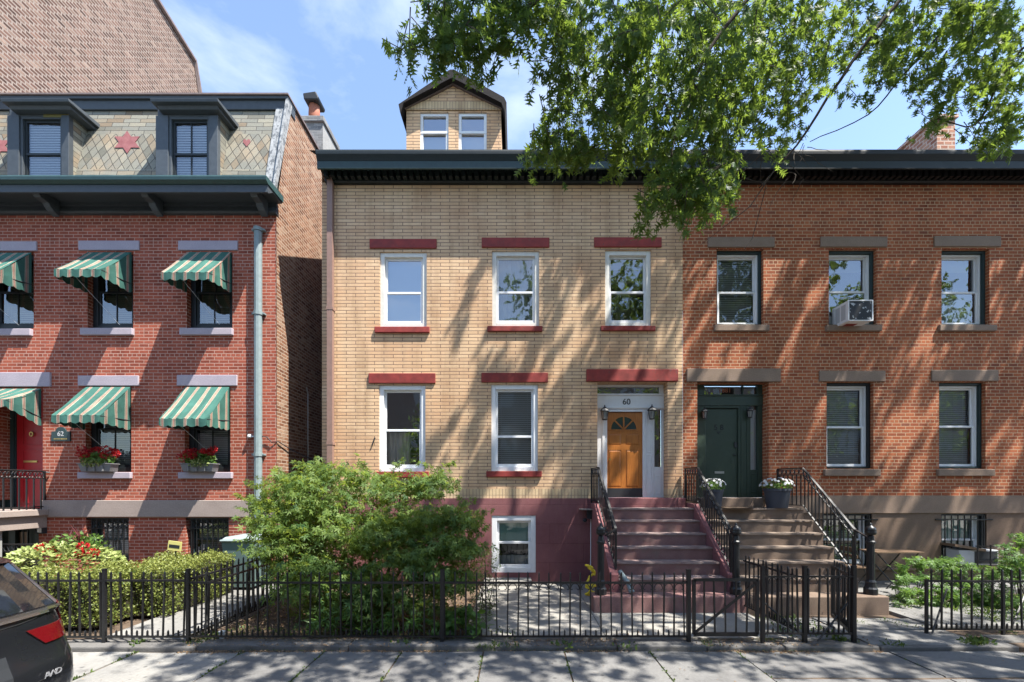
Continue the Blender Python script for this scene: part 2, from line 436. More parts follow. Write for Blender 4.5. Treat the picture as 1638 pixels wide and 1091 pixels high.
def slate_mat():
    k = NT('fish_scale_slates'); uv = k.uv()
    sp = k.n('SeparateXYZ'); k.l(uv, sp.inputs[0]); u, v = sp.outputs[0], sp.outputs[1]
    def br(vec, w, h, ms, off):
        b = k.n('TexBrick'); k.l(vec, b.inputs['Vector']); b.offset = off
        b.inputs['Color1'].default_value = (0,0,0,1); b.inputs['Color2'].default_value = (1,1,1,1)
        b.inputs['Scale'].default_value = 1; b.inputs['Brick Width'].default_value = w; b.inputs['Row Height'].default_value = h
        b.inputs['Mortar Size'].default_value = ms; b.inputs['Mortar Smooth'].default_value = 0.1
        return b
    wob = k.n('TexNoise', Scale=5.0, Detail=3); k.l(uv, wob.inputs['Vector'])
    sub = k.n('VectorMath', operation='MULTIPLY_ADD'); k.l(wob.outputs['Color'], sub.inputs[0]); sub.inputs[1].default_value = (0.03,0.03,0); k.l(uv, sub.inputs[2])
    r = br(sub.outputs[0], 0.40, 0.118, 0.007, 0.37)
    sp2 = k.n('SeparateXYZ'); k.l(sub.outputs[0], sp2.inputs[0])
    a = k.math('ADD', k.math('DIVIDE', sp2.outputs[0], 0.21), k.math('DIVIDE', sp2.outputs[1], 0.36))
    b_ = k.math('SUBTRACT', k.math('DIVIDE', sp2.outputs[0], 0.21), k.math('DIVIDE', sp2.outputs[1], 0.36))
    cb = k.n('CombineXYZ'); k.l(a, cb.inputs[0]); k.l(b_, cb.inputs[1])
    d = br(cb.outputs[0], 1, 1, 0.045, 0)
    zone = k.math('MULTIPLY', k.math('GREATER_THAN', v, 0.74), k.math('LESS_THAN', v, 1.77))
    tint = k.mix(zone, r.outputs['Color'], d.outputs['Color'])
    gap = k.mix(zone, r.outputs['Fac'], d.outputs['Fac'])
    c = k.ramp(tint, [(0, (0.125,0.122,0.10)), (0.25, (0.215,0.205,0.165)), (0.5, (0.165,0.165,0.143)), (0.8, (0.245,0.23,0.18)), (1, (0.175,0.13,0.085))])
    n = k.noise(uv, 1.1, 5, 0.6); n3 = k.noise(uv, 30, 4)
    c = k.mix(k.ramp(n, [(0.5, (0,0,0)), (0.72, (0.55,0.55,0.55))]), c, (0.36,0.25,0.15))
    c = k.mix(0.3, c, k.ramp(n3, [(0.3,(0.6,0.6,0.6)), (0.7,(1.3,1.3,1.3))]), 'MULTIPLY')
    c = k.mix(gap, c, (0.05,0.045,0.04))
    k.bump(k.math('SUBTRACT', k.math('MULTIPLY', n3, 0.4), gap), 0.6, 0.012)
    return k.set(c, 0.7, spec=0.3)
M['slate'] = slate_mat()
M['slatepink'] = stone_mat('pink_slate', (0.19,0.062,0.066), (0.25,0.10,0.10), 9, 0.7)
M['shingle'] = stone_mat('dark_shingle', (0.010,0.009,0.009), (0.022,0.018,0.018), 12, 0.9, 0.5)
M['roof'] = stone_mat('roof_felt', (0.06,0.06,0.06), (0.08,0.08,0.08), 3)
M['coping'] = paint_mat('rusty_metal_coping', (0.16,0.12,0.11), 0.55, 0.3, 0.1)
def awning_mat(name, u0, per):
    k = NT(name); uv = k.uv(); sp = k.n('SeparateXYZ'); k.l(uv, sp.inputs[0])
    t = k.math('FRACT', k.math('DIVIDE', k.math('ADD', sp.outputs[0], u0), per))
    g = (0.046,0.130,0.112); cr = (0.42,0.365,0.295); rd = (0.30,0.05,0.05); dk = (0.03,0.05,0.045)
    c = k.ramp(t, [(0.0, g), (0.62, cr), (0.665, dk), (0.705, cr), (0.74, rd), (0.785, cr), (0.82, dk), (0.86, cr), (0.905, g)], 'CONSTANT')
    n = k.noise(uv, 3, 6, 0.65); c = k.mix(0.6, c, k.ramp(n, [(0.3,(0.62,0.6,0.56)), (0.7,(1.3,1.28,1.25))]), 'MULTIPLY')
    oi = k.n('ObjectInfo'); c = k.mix(1.0, c, k.ramp(oi.outputs['Random'], [(0,(0.80,0.80,0.80)), (1,(1.18,1.15,1.10))]), 'MULTIPLY')
    k.set(c, 0.85, spec=0.15)
    tl = k.n('BsdfTranslucent'); k.l(c, tl.inputs[0])
    mx = k.n('MixShader'); mx.inputs[0].default_value = 0.12
    k.l(k.b.outputs[0], mx.inputs[1]); k.l(tl.outputs[0], mx.inputs[2]); k.l(mx.outputs[0], k.out.inputs['Surface'])
    return k.m
M['awning'] = awning_mat('striped_awning_cloth', 40.0, 0.245)
M['coping_brown'] = paint_mat('dusty_brown_pipe_paint', (0.25,0.155,0.125), 0.5, 0.15, 0.08)
M['pipegreen'] = paint_mat('pale_green_pipe_paint', (0.18,0.225,0.23), 0.45, 0.2, 0.1)
def flag_mat():
    k = NT('bluestone_flags'); uv = k.uv()
    at = k.n('Attribute'); at.attribute_name = 'rnd'
    n = k.noise(uv, 0.9, 6, 0.65); f = k.noise(uv, 26, 5, 0.65); g = k.noise(uv, 160, 2)
    c = k.ramp(at.outputs['Fac'], [(0, (0.128,0.125,0.122)), (0.55, (0.155,0.152,0.147)), (0.8, (0.185,0.181,0.172)), (1, (0.235,0.229,0.213))])
    c = k.mix(0.6, c, k.ramp(n, [(0.3,(0.68,0.68,0.70)), (0.7,(1.25,1.24,1.2))]), 'MULTIPLY')
    c = k.mix(0.4, c, k.ramp(f, [(0.3,(0.62,0.62,0.62)), (0.7,(1.25,1.25,1.25))]), 'MULTIPLY')
    vo = k.n('TexVoronoi', Scale=5.5); k.l(uv, vo.inputs['Vector']); vo.inputs['Randomness'].default_value = 1.0
    c = k.mix(k.ramp(vo.outputs['Distance'], [(0.10, (0.75,0.75,0.75)), (0.16, (0,0,0))]), c, (0.055,0.054,0.053))
    st = k.noise(uv, 2.6, 8, 0.75); c = k.mix(k.ramp(st, [(0.52, (0,0,0)), (0.64, (0.6,0.6,0.6))]), c, (0.085,0.082,0.078))
    k.bump(k.math('ADD', f, k.math('MULTIPLY', g, 0.5)), 0.5, 0.012)
    return k.set(c, 0.84, spec=0.25)
M['flag'] = flag_mat()
M['concrete'] = stone_mat('yard_concrete', (0.21,0.20,0.178), (0.27,0.255,0.23), 2.2, 0.9, 0.25, stain=(0.16,0.155,0.14))
M['kerb'] = stone_mat('kerb_stone', (0.095,0.092,0.088), (0.14,0.133,0.125), 3, 0.9, 0.5, stain=(0.065,0.06,0.052))
M['soil'] = stone_mat('dry_soil', (0.065,0.046,0.032), (0.13,0.092,0.063), 9, 0.95, 0.8)
M['asphalt'] = stone_mat('asphalt', (0.045,0.045,0.047), (0.06,0.06,0.062), 8, 0.9, 0.4)
M['oak'] = leaf_mat('oak_leaf', (0.026,0.072,0.028), (0.080,0.142,0.038), (0.31,0.43,0.06), 0.46, 0.42, 0.2)
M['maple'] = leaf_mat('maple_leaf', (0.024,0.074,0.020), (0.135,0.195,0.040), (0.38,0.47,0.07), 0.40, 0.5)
M['box'] = leaf_mat('boxwood_leaf', (0.062,0.098,0.020), (0.21,0.235,0.055), (0.26,0.28,0.06), 0.28)
M['lush'] = leaf_mat('garden_leaf', (0.035,0.095,0.018), (0.13,0.22,0.05), (0.24,0.40,0.06), 0.38)
M['pale'] = leaf_mat('lime_leaf', (0.15,0.20,0.05), (0.38,0.42,0.16), (0.36,0.42,0.12), 0.30)
M['weed'] = leaf_mat('weed_leaf', (0.035,0.070,0.018), (0.12,0.17,0.04), (0.20,0.28,0.05), 0.3)
M['litter'] = leaf_mat('dry_litter', (0.12,0.07,0.035), (0.34,0.22,0.12), (0.2,0.13,0.06), 0.15)
M['geranium'] = leaf_mat('red_petal', (0.30,0.008,0.012), (0.55,0.02,0.025), (0.5,0.03,0.03), 0.3)
M['petal'] = leaf_mat('white_petal', (0.55,0.54,0.55), (0.80,0.80,0.78), (0.6,0.6,0.58), 0.3)
M['spike'] = leaf_mat('burgundy_blade', (0.09,0.025,0.03), (0.18,0.06,0.06), (0.2,0.05,0.05), 0.2)
M['bark'] = stone_mat('oak_bark', (0.045,0.035,0.028), (0.085,0.07,0.055), 9, 0.95, 0.9)
# ------------------------------------------------------------------ ground
g = MB(); g.box(-400, 400, -400, 400, -0.6, -0.36); structure(g.build('ground', M['asphalt']))
g = MB(); g.box(-40, 40, -13.5, -6.05, -0.35, -0.22); structure(g.build('road', M['asphalt']))
g = MB(); g.box(-40, 40, -6.03, -5.85, -0.35, -0.09); structure(g.build('road_kerb', M['kerb'], bevel=0.012))
g = MB(); g.box(-40, 40, -17.5, -13.55, -0.35, -0.08); structure(g.build('far_pavement', M['concrete']))
g = MB(); g.box(-40, 40, -5.84, -4.0, -0.35, -0.10); structure(g.build('joint_soil', M['soil']))
# sidewalk flags, one sheet of slabs with open joints
xs = [-13, -11.4, -9.8, -8.2, -6.6, -5.15, -3.72, -2.6, -1.55, -0.44, 0.66, 1.82, 3.0, 5.08, 6.7, 8.3, 10, 12, 14]
tone = {5: 0.95, 4: 0.97, 3: 0.95, 2: 0.9, 1: 0.9, 0: 0.9}  # left slabs: pale concrete, with sunlit brightness put into the tone
sv, sf, sr, suv = [], [], [], []
def slab(x0, x1, y0, y1, zt, t, tilt=0.0):
    i = len(sv); j = 0.012; e = 0.012
    x0 += j; x1 -= j; y0 += j; y1 -= j
    tx, ty = random.uniform(-tilt, tilt), random.uniform(-tilt, tilt)
    nx = max(2, int((x1-x0)/0.16)); wl = [random.uniform(-0.010, 0.010) for _ in range(nx+1)]; wr = [random.uniform(-0.010, 0.010) for _ in range(nx+1)]
    wl[0] = wr[0] = wl[-1] = wr[-1] = 0.004
    dz = lambda x, y: zt + tx*(x-x0) + ty*(y-y0)
    for k in range(nx+1):
        x = x0 + (x1-x0)*k/nx
        for (y, z) in ((y0+wl[k], -0.3), (y0+wl[k], dz(x,y0)-e), (y0+wl[k]+e, dz(x,y0)), (y1+wr[k]-e, dz(x,y1)), (y1+wr[k], dz(x,y1)-e), (y1+wr[k], -0.3)):
            sv.append((x, y, z)); sr.append(t)
    for k in range(nx):
        for q in range(5):
            a = i + k*6 + q; sf.append((a, a+6, a+7, a+1))
    sf.append(tuple(i+q for q in range(6))); sf.append(tuple(i+nx*6+q for q in reversed(range(6))))
for k, (a, b) in enumerate(zip(xs, xs[1:])):
    t = tone.get(k, random.uniform(0.1, 0.6))
    if k == 13 or k == 12: slab(a, b, -4.84, -4.02, -0.085, t, 0.006); slab(a, b, -5.84, -4.86, -0.09, t+0.1, 0.004)
    else: slab(a, b, -5.84, -4.02, -0.088, t, 0.005)
# slabs of the garden paths
for (a, b, c, d, z, t) in ((-5.95,-4.72,-3.72,-2.5,0.0,0.92), (-5.95,-4.72,-2.5,-1.2,0.005,0.85), (-5.95,-4.5,-1.2,-0.02,0.0,0.8),
                        (4.9,6.6,-3.3,-2.72,0.0,0.75), (4.9,6.55,-3.95,-3.3,-0.01,0.8), (6.5,8.3,-3.2,-2.0,0.0,0.7), (6.45,8.4,-2.0,-0.9,0.0,0.6), (8.3,10.5,-3.2,-2.3,0.0,0.65), (6.45,12,-0.9,-0.02,0.0,0.6), (4.0,4.9,-3.72,-2.7,-0.02,0.7)):
    slab(a, b, c, d, z, t, 0.012)
me = bpy.data.meshes.new('sidewalk'); me.from_pydata(sv, [], sf)
at = me.attributes.new('rnd', 'FLOAT', 'POINT'); at.data.foreach_set('value', np.array(sr, dtype=np.float32))
uvl = me.uv_layers.new(name='UVMap')
for p in me.polygons:
    for li in p.loop_indices:
        co = me.vertices[me.loops[li].vertex_index].co; uvl.data[li].uv = (co.x, co.y)
me.materials.append(M['flag']); o = bpy.data.objects.new('sidewalk', me); COL.objects.link(o); structure(o)
# kerb stones under the fences
g = MB()
kx = [-14, -11.6, -8.9, -6.35, -4.4, -2.3, -0.3, 1.4, 2.62, 3.7, 5.0, 6.9, 8.8, 11, 14]
for k, (a, b) in enumerate(zip(kx, kx[1:])):
    dy = random.uniform(-0.02, 0.02); yk = -3.62 if a >= 5.0 and a > 5.5 else -3.86
    g.box(a+0.006, b-0.006, yk-0.15+dy, yk+0.14, -0.35, -0.022 + random.uniform(-0.012, 0.012))
structure(g.build('kerb_stone', M['kerb'], bevel=0.02))
g = MB(); g.box(-14, 14, -3.98, -0.005, -0.35, -0.055); structure(g.build('yard_soil', M['soil']))
g = MB()
for (a, b, c, d, z) in ((-0.75, 1.3, -3.70, -0.45, 0.0), (1.31, 3.99, -3.70, -2.46, -0.006), (-0.72, 0.35, -0.44, -0.01, 0.10), (0.36, 1.7, -0.44, -0.01, -0.01), (1.31, 1.72, -2.45, -0.45, -0.008)):
    g.box(a, b, c, d, -0.3, z)
structure(g.build('yard_paving', M['concrete'], bevel=0.01))

# ------------------------------------------------------------------ windows and doors
def frame_rect(mb, x0, x1, z0, z1, y0, y1, w, wb=None):
    wb = wb or w
    mb.box(x0, x0+w, y0, y1, z0, z1); mb.box(x1-w, x1, y0, y1, z0, z1)
    mb.box(x0+w, x1-w, y0, y1, z1-w, z1); mb.box(x0+w, x1-w, y0, y1, z0, z0+wb)

def sash_window(house, x0, x1, z0, z1, y, split, mat, glass, case=0.07, st=0.05, dress=(), muntin=False, name='window', label=None, deep=0.55, sashmat=None, low_dress=None, open_sash=None):
    mb = MB()
    frame_rect(mb, x0, x1, z0, z1, y, y+0.12, case)
    w = mb.build(name, M[mat], house, bevel=0.006)
    if label: w['label'] = label
    a, b, c, d = x0+case, x1-case, z0+case, z1-case
    sm = M[sashmat or mat]
    u = MB(); frame_rect(u, a, b, split-0.025, d, y+0.07, y+0.11, st)
    if muntin: u.box((a+b)/2-0.012, (a+b)/2+0.012, y+0.075, y+0.1, split+0.02, d-st)
    l = MB(); frame_rect(l, a, b, c, split+0.025, y+0.025, y+0.065, st, st*1.25)
    if muntin: l.box((a+b)/2-0.012, (a+b)/2+0.012, y+0.03, y+0.055, c+st*1.25, split-0.02)
    if open_sash:   # a screen bar half way down
        l.box(a+st, b-st, y+0.03, y+0.055, open_sash-0.018, open_sash+0.018)
    u.build('sash', sm, w, bevel=0.004); l.build('sash', sm, w, bevel=0.004)
    p = MB(); p.quad((a+st, y+0.09, split), (b-st, y+0.09, split), (b-st, y+0.09, d-st), (a+st, y+0.09, d-st)); p.build('pane', M[glass], w)
    p = MB(); p.quad((a+st, y+0.045, c+st), (b-st, y+0.045, c+st), (b-st, y+0.045, split), (a+st, y+0.045, split)); p.build('pane', M[glass], w)
    for (kind, mk, za, zb, *rest) in dress:
        q = MB(); yb = y+0.16
        xa, xb = (rest if rest else (a, b))
        if kind == 'blind':
            n = int((zb-za)/0.048)
            for k in range(n):
                z = za + (k+0.5)*(zb-za)/n
                q.box(xa+0.02, xb-0.02, yb, yb+0.004, z-0.018, z+0.021)
            for xx in (xa+0.15*(xb-xa), xb-0.15*(xb-xa)): q.box(xx-0.004, xx+0.004, yb-0.004, yb-0.001, za, zb)
            q.build('blind', M[mk], w)
        elif kind == 'shade':
            q.box(xa, xb, yb+0.02, yb+0.024, za, zb); q.build('roller_shade', M[mk], w)
        else:
            n = 26; pts = []
            for k in range(n+1):
                t = k/n; pts.append((xa+(xb-xa)*t, yb+0.06+0.022*math.sin(t*31)+0.01*math.sin(t*77)))
            for (p0, p1) in zip(pts, pts[1:]): q.quad((p0[0],p0[1],za),(p1[0],p1[1],za),(p1[0],p1[1],zb),(p0[0],p0[1],zb))
            q.build('curtain', M[mk], w, smooth=True)
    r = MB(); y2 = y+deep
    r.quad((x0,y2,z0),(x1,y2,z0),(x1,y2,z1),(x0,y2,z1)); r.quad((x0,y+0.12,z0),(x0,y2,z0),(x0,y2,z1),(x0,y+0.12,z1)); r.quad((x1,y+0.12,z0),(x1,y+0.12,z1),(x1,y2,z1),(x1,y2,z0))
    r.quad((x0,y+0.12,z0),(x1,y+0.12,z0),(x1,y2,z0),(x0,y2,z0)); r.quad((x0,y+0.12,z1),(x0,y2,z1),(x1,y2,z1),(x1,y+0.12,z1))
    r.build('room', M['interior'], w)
    return w

def lintel(house, px0, px1, py0, py1, mat, proud=0.035, name='lintel'):
    m = MB(); m.box(fx(px0), fx(px1), -proud, 0.06, fz(py1), fz(py0)); return m.build(name, M[mat], house, bevel=0.012)
def sill(house, px0, px1, py0, py1, mat, proud=0.055):
    m = MB(); m.box(fx(px0), fx(px1), -proud, 0.10, fz(py1), fz(py0)); return m.build('sill', M[mat], house, bevel=0.012)
def text(parent, s, size, loc, mat, name='number', depth=0.004, rot=(90,0,0), width=1.0):
    c = bpy.data.curves.new(name, 'FONT'); c.body = s; c.size = size; c.align_x = 'CENTER'; c.align_y = 'CENTER'; c.extrude = depth; c.offset = size*0.010
    tmp = bpy.data.objects.new(name, c); COL.objects.link(tmp)
    dg = bpy.context.evaluated_depsgraph_get(); me = bpy.data.meshes.new_from_object(tmp.evaluated_get(dg))
    bpy.data.objects.remove(tmp); me.name = name; me.materials.clear(); me.materials.append(mat)
    me.transform(Matrix.LocRotScale(Vector(loc) - ORG[parent.name], Matrix([[1,0,0],[0,1,0],[0,0,1]]) if False else __import__('mathutils').Euler([R(a) for a in rot]), Vector((width,1,1))))
    o = bpy.data.objects.new(name, me); COL.objects.link(o); o.parent = parent; ORG[o.name] = ORG[parent.name].copy()
    return o
def downpipe(house, x, z0, z1, mat, r=0.05, ytop=None, breaks=(), square=False):
    m = MB(); y = -0.075
    if square: m.box(x-r, x+r, y-r*0.9, y+r*0.7, z0, z1)
    else: m.tube([(x,y,z0),(x,y,z1)], r, 10)
    for z in breaks:
        if square: m.box(x-r-0.012, x+r+0.012, y-r, -0.001, z-0.03, z+0.03)
        else: m.tube([(x,y,z-0.04),(x,y,z+0.04)], r*1.18, 10); m.box(x-r*1.7, x+r*1.7, y-0.01, -0.001, z-0.018, z+0.018)
    return m.build('downpipe', M[mat], house, smooth=False)

def cornice(house, x0, x1, mats, dentils=True, ends=(0,0)):
    """bracketless dentil cornice: crown, fascia, dentil course, frieze"""
    crown, fas, bed = mats
    e0, e1 = ends
    def prof(name, pts, mat, dx0=0.0, dx1=0.0):
        m = MB(); m.prism([(x0+dx0, y, z) for (y, z) in pts], (x1+dx1-x0-dx0, 0, 0)); return m.build(name, M[mat], house)
    c = prof('cornice', [(0.0,9.50),(-0.50,9.49),(-0.505,9.45),(-0.50,9.40),(-0.46,9.33),(-0.44,9.29),(0.0,9.29)], crown, -e0*0.12, e1*0.12)
    cc = MB(); cc.prism([(x0-e0*0.12, y, z) for (y, z) in ((-0.435,9.288),(-0.435,9.13),(-0.40,9.12),(-0.26,9.262),(-0.001,9.262),(-0.001,9.288))], (x1-x0+(e0+e1)*0.12, 0, 0)); cc.build('fascia', M[fas], c)
    f = MB(); f.prism([(x0+0.02, y, z) for (y, z) in ((-0.10,9.26),(-0.10,9.09),(-0.07,9.065),(-0.001,9.065),(-0.001,9.26))], (x1-x0-0.04, 0, 0)); f.build('frieze', M[bed], c)
    if dentils:
        n = int((x1-x0)/0.146)
        for k in range(n):
            x = x0 + 0.06 + k*(x1-x0-0.12)/n
            if k == 0:
                d = MB(); d.box(x, x+0.085, -0.235, -0.101, 9.105, 9.245); d0 = d.build('dentil', M[bed], c)
            elif k < 100:
                q = d0.copy(); COL.objects.link(q); q.parent = c; q.location = (x - x0 - 0.06, 0, 0); ORG[q.name] = ORG[d0.name]
    return c

# ------------------------------------------------------------------ the yellow brick house
YL, YR = fx(515), fx(1092)
yh = thing('yellow_brick_house', (0, 0, 0), 'yellow brick house with oxblood lintels, maroon basement and gabled dormer', 'house')
ZB, ZS = fz(797), fz(782)
YW = [(607.5,682.5,403,523.5,467), (787,862.5,401,522.5,466), (968,1041.5,400,522,466), (606,680.5,616,754.5,688), (785.7,860.5,615,753.5,698)]
holes = [(fx(a), fx(b), fz(d), fz(c), 0.14) for (a,b,c,d,s) in YW]
DH = (fx(955.7), fx(1068), ZB-0.03, fz(611), 0.32)
m = MB(); m.holes(YL, YR, ZS, 9.12, 0, holes + [DH]); m.build('front_wall', M['yellow'], yh)
m = MB(); m.holes(YL, YR, ZB, ZS, -0.004, [(DH[0], DH[1], ZB-0.03, ZS+1, 0.324)]); m.build('soldier_course', M['soldier'], yh)
BW = (fx(786.6), fx(857), fz(915.7), fz(824.5), 0.10)
m = MB(); m.holes(YL, YR, -0.3, ZB, -0.03, [BW]); m.quad((YL,-0.03,ZB),(YR,-0.03,ZB),(YR,0.1,ZB),(YL,0.1,ZB)); m.quad((YL,8,-0.3),(YL,-0.03,-0.3),(YL,-0.03,ZB),(YL,8,ZB)); m.build('basement_wall', M['maroon'], yh)
m = MB(); m.quad((YL,8,ZB),(YL,0,ZB),(YL,0,9.3),(YL,8,9.3)); m.poly([(YL,0,9.3),(YL,-0.2,9.45),(YL,4,11.6),(YL,8,9.45)]); m.build('side_wall', M['common'], yh)
m = MB(); m.prism([(YL-0.08,-0.46,9.505),(YL-0.08,4,11.66),(YL-0.08,8.4,9.5),(YL-0.08,4,11.55)], (YR-YL+0.08,0,0)); m.build('roof', M['shingle'], yh)
for (a,b,c,d,mat) in ((591.6,698.6,383,398,0),(770.6,878.7,381,396.5,0),(950,1058,380.5,396,0),(590,696.7,597.5,613.6,0),(770,876.4,596.5,612,0)): lintel(yh, a, b, c, d, 'redtrim')
lintel(yh, 937.6, 1084, 591, 610.5, 'redtrim', 0.05)
for (a,b,c,d) in ((600,687.5,523.5,533),(779.8,867.6,522.4,531),(960.7,1047.7,522,530),(599,686,754.5,764),(778,866.4,753.6,763)): sill(yh, a, b, c, d, 'redtrim')
dress = [
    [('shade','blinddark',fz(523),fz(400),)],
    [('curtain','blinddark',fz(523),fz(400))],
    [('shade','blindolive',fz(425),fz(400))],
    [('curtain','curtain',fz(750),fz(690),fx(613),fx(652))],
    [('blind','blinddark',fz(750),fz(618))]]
gl = ['glass_sky','glass','glass','glass','glass_dark']
for k, (a,b,c,d,s) in enumerate(YW):
    sash_window(yh, fx(a), fx(b), fz(d), fz(c), 0.035, fz(s), 'oldwhite' if k < 3 else 'white', gl[k], case=0.10, st=0.05, dress=dress[k], sashmat='white')
sash_window(yh, BW[0], BW[1], BW[2], BW[3], -0.015, fz(868), 'white', 'glass_dark', case=0.12, st=0.05, dress=[('shade','blindgreen',fz(868),fz(830)), ('curtain','blinddark',fz(914),fz(890))], name='window')
cornice(yh, -4.345, YR+0.01, ('blackgreen','fasciagreen','blackgreen'))
downpipe(yh, fx(531), 0.6, 9.2, 'coping_brown' if 'coping_brown' in M else 'coping', r=0.062, breaks=(6.2, 3.15), square=True)
# stains of an old bracket
m = MB(); m.tube([(fx(600),-0.012,fz(700)),(fx(595.5),-0.02,fz(713))], 0.016, 6); m.build('wall_hook', M['charcoal'], yh)
# dormer
dd = 11.0
DX = lambda px: (px-825)*dd/700.0
DZ = lambda py: 2.15-(py-780)*dd/700.0
m = MB(); hz = []
x0, x1, xp = DX(650), DX(801.7), DX(725)
for (a,b) in ((672,717.5),(733.5,778.5)): hz.append((DX(a), DX(b), DZ(262), DZ(180), 0.12))
m.holes(x0, x1, 9.9, DZ(177), 1.0, hz)
m.quad((x0,4,9.9),(x0,1,9.9),(x0,1,DZ(177)),(x0,4,DZ(177))); m.quad((x1,1,9.9),(x1,4,9.9),(x1,4,DZ(177)),(x1,1,DZ(177)))
dorm = m.build('dormer', M['yellow'], yh)
m = MB(); zt = DZ(164)
m.box(x0, x1, 0.97, 1.0, DZ(177), zt-0.0); m.build('soldier_course', M['soldier'], dorm)
m = MB(); t = (DX(801.7)-DX(650)); 
m.poly([(x0, 0.985, zt), (x1, 0.985, zt), (xp, 0.985, DZ(135))]); m.build('gable', M['yellow'], dorm)
m = MB()
pts = [(x0-0.14, DZ(179)), (x0-0.10, DZ(192)), (x0-0.015, DZ(176.5)), (xp, DZ(137)), (x1+0.015, DZ(176.5)), (x1+0.10, DZ(192)), (x1+0.14, DZ(176)), (x1+0.08, DZ(168)), (xp+0.05, DZ(124.5)), (xp-0.05, DZ(124.5))]
left = [(pts[i][0], 0.78, pts[i][1]) for i in (0,1,2,3,9)]; right = [(pts[i][0], 0.78, pts[i][1]) for i in (3,4,5,6,7,8)]
m.prism(left, (0,3.4,0)); m.prism(right, (0,3.4,0)); m.prism([(xp, 0.78, pts[3][1]), (xp+0.05,0.78,pts[8][1]), (xp-0.05,0.78,pts[9][1])], (0,3.4,0))
m.build('dormer_roof', M['shingle'], dorm)
m = MB(); m.prism([(x0-0.03,0.93,DZ(178)),(xp,0.93,DZ(139)),(xp,0.93,DZ(134.5)),(x0-0.03,0.93,DZ(173))], (0,0.05,0)); m.prism([(x1+0.03,0.93,DZ(178)),(x1+0.03,0.93,DZ(173)),(xp,0.93,DZ(134.5)),(xp,0.93,DZ(139))], (0,0.05,0)); m.build('rake_board', M['coping'], dorm)
for h in hz:
    mb = MB(); a, b, c, d = h[:4]; y = 1.03
    frame_rect(mb, a, b, c, d, y, y+0.08, 0.07); mb.box(a, b, y-0.01, y+0.06, DZ(212.5), DZ(208.5)); w = mb.build('dormer_window', M['white'], dorm)
    # panes and blind ride on the dormer (three levels at most)
    p = MB(); p.quad((a+0.06,y+0.05,c),(b-0.06,y+0.05,c),(b-0.06,y+0.05,d-0.06),(a+0.06,y+0.05,d-0.06)); p.build('pane', M['glass_sky'], dorm)
    q = MB(); q.box(a, b, y+0.14, y+0.15, c, DZ(212)); q.build('roller_shade', M['blind'], dorm)
    q = MB(); q.box(a-0.05, b+0.05, y+0.5, y+0.51, c, d); q.build('room', M['interior'], dorm)
m = MB(); m.tube([(fx(1077),0.25,9.45),(fx(1077),0.25,9.80)], 0.06, 8); m.build('vent_pipe', M['charcoal'], yh)

# front door of the yellow house
dd2 = 10.29
EX = lambda px: (px-825)*dd2/700.0
EZ = lambda py: 2.15-(py-780)*dd2/700.0
Y0 = 0.29; zb = 1.92; ztop = fz(611)
m = MB()
xl, xr = DH[0], DH[1]
m.box(xl, EX(971), Y0-0.02, Y0+0.06, zb, EZ(655))                      # left casing
m.box(EX(963), EX(967), Y0-0.035, Y0-0.02, zb, EZ(655))
m.box(EX(1027.7), EX(1046.5), Y0-0.02, Y0+0.06, zb, EZ(655))           # right pilaster
m.box(EX(1030), EX(1032), Y0-0.03, Y0-0.02, zb, EZ(655)); m.box(EX(1043), EX(1045), Y0-0.03, Y0-0.02, zb, EZ(655))
for (a, b) in ((790, 727), (724, 662)):
    frame_rect(m, EX(1033.5), EX(1041.5), EZ(a), EZ(b), Y0-0.03, Y0-0.02, 0.018)
m.box(xl, xr, Y0-0.04, Y0+0.06, EZ(655), EZ(633))                      # header board
m.box(xl, xr, Y0-0.07, Y0+0.06, EZ(633), EZ(630.5)); m.box(xl, xr, Y0-0.06, Y0-0.03, EZ(653.5), EZ(650.5))
m.box(EX(969.5), EX(1029), Y0-0.035, Y0-0.02, EZ(659), EZ(655.5))
m.box(xl, xr, Y0-0.02, Y0+0.06, EZ(619.5), ztop); m.box(xr-0.10, xr, Y0-0.02, Y0+0.06, EZ(630.5), EZ(619.5))  # transom frame
m.box(EX(1058.5), xr, Y0-0.02, Y0+0.06, zb, EZ(655)); m.box(EX(1046.5), EX(1058.5), Y0-0.015, Y0+0.06, zb, EZ(747)); 
frame_rect(m, EX(1048), EX(1057.5), EZ(790), EZ(761), Y0-0.025, Y0-0.015, 0.02)
ds = m.build('door_surround', M['white'], yh, bevel=0.004)
m = MB(); m.quad((xl,Y0+0.02,EZ(631)),(xr,Y0+0.02,EZ(631)),(xr,Y0+0.02,EZ(619)),(xl,Y0+0.02,EZ(619))); m.build('transom_pane', M['glass'], ds)
m = MB(); m.quad((EX(1046.5),Y0+0.03,EZ(747)),(EX(1058.5),Y0+0.03,EZ(747)),(EX(1058.5),Y0+0.03,EZ(655)),(EX(1046.5),Y0+0.03,EZ(655))); m.build('sidelight_pane', M['glass'], ds)
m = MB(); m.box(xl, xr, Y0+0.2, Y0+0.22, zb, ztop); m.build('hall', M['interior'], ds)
m = MB(); x0, x1 = EX(971), EX(1027.7); yd = Y0+0.01; z0, z1 = EZ(794.6), EZ(659.6)
px = [(205/4.741+930, 302/4.741+930), (338/4.741+930, 437/4.741+930)]
hz = []
for (a, b) in px:
    hz.append((EX(a), EX(b), EZ(711.5), EZ(694), 0.012)); hz.append((EX(a), EX(b), EZ(779), EZ(720), 0.012))
m.holes(x0, x1, z0, z1, yd, hz)
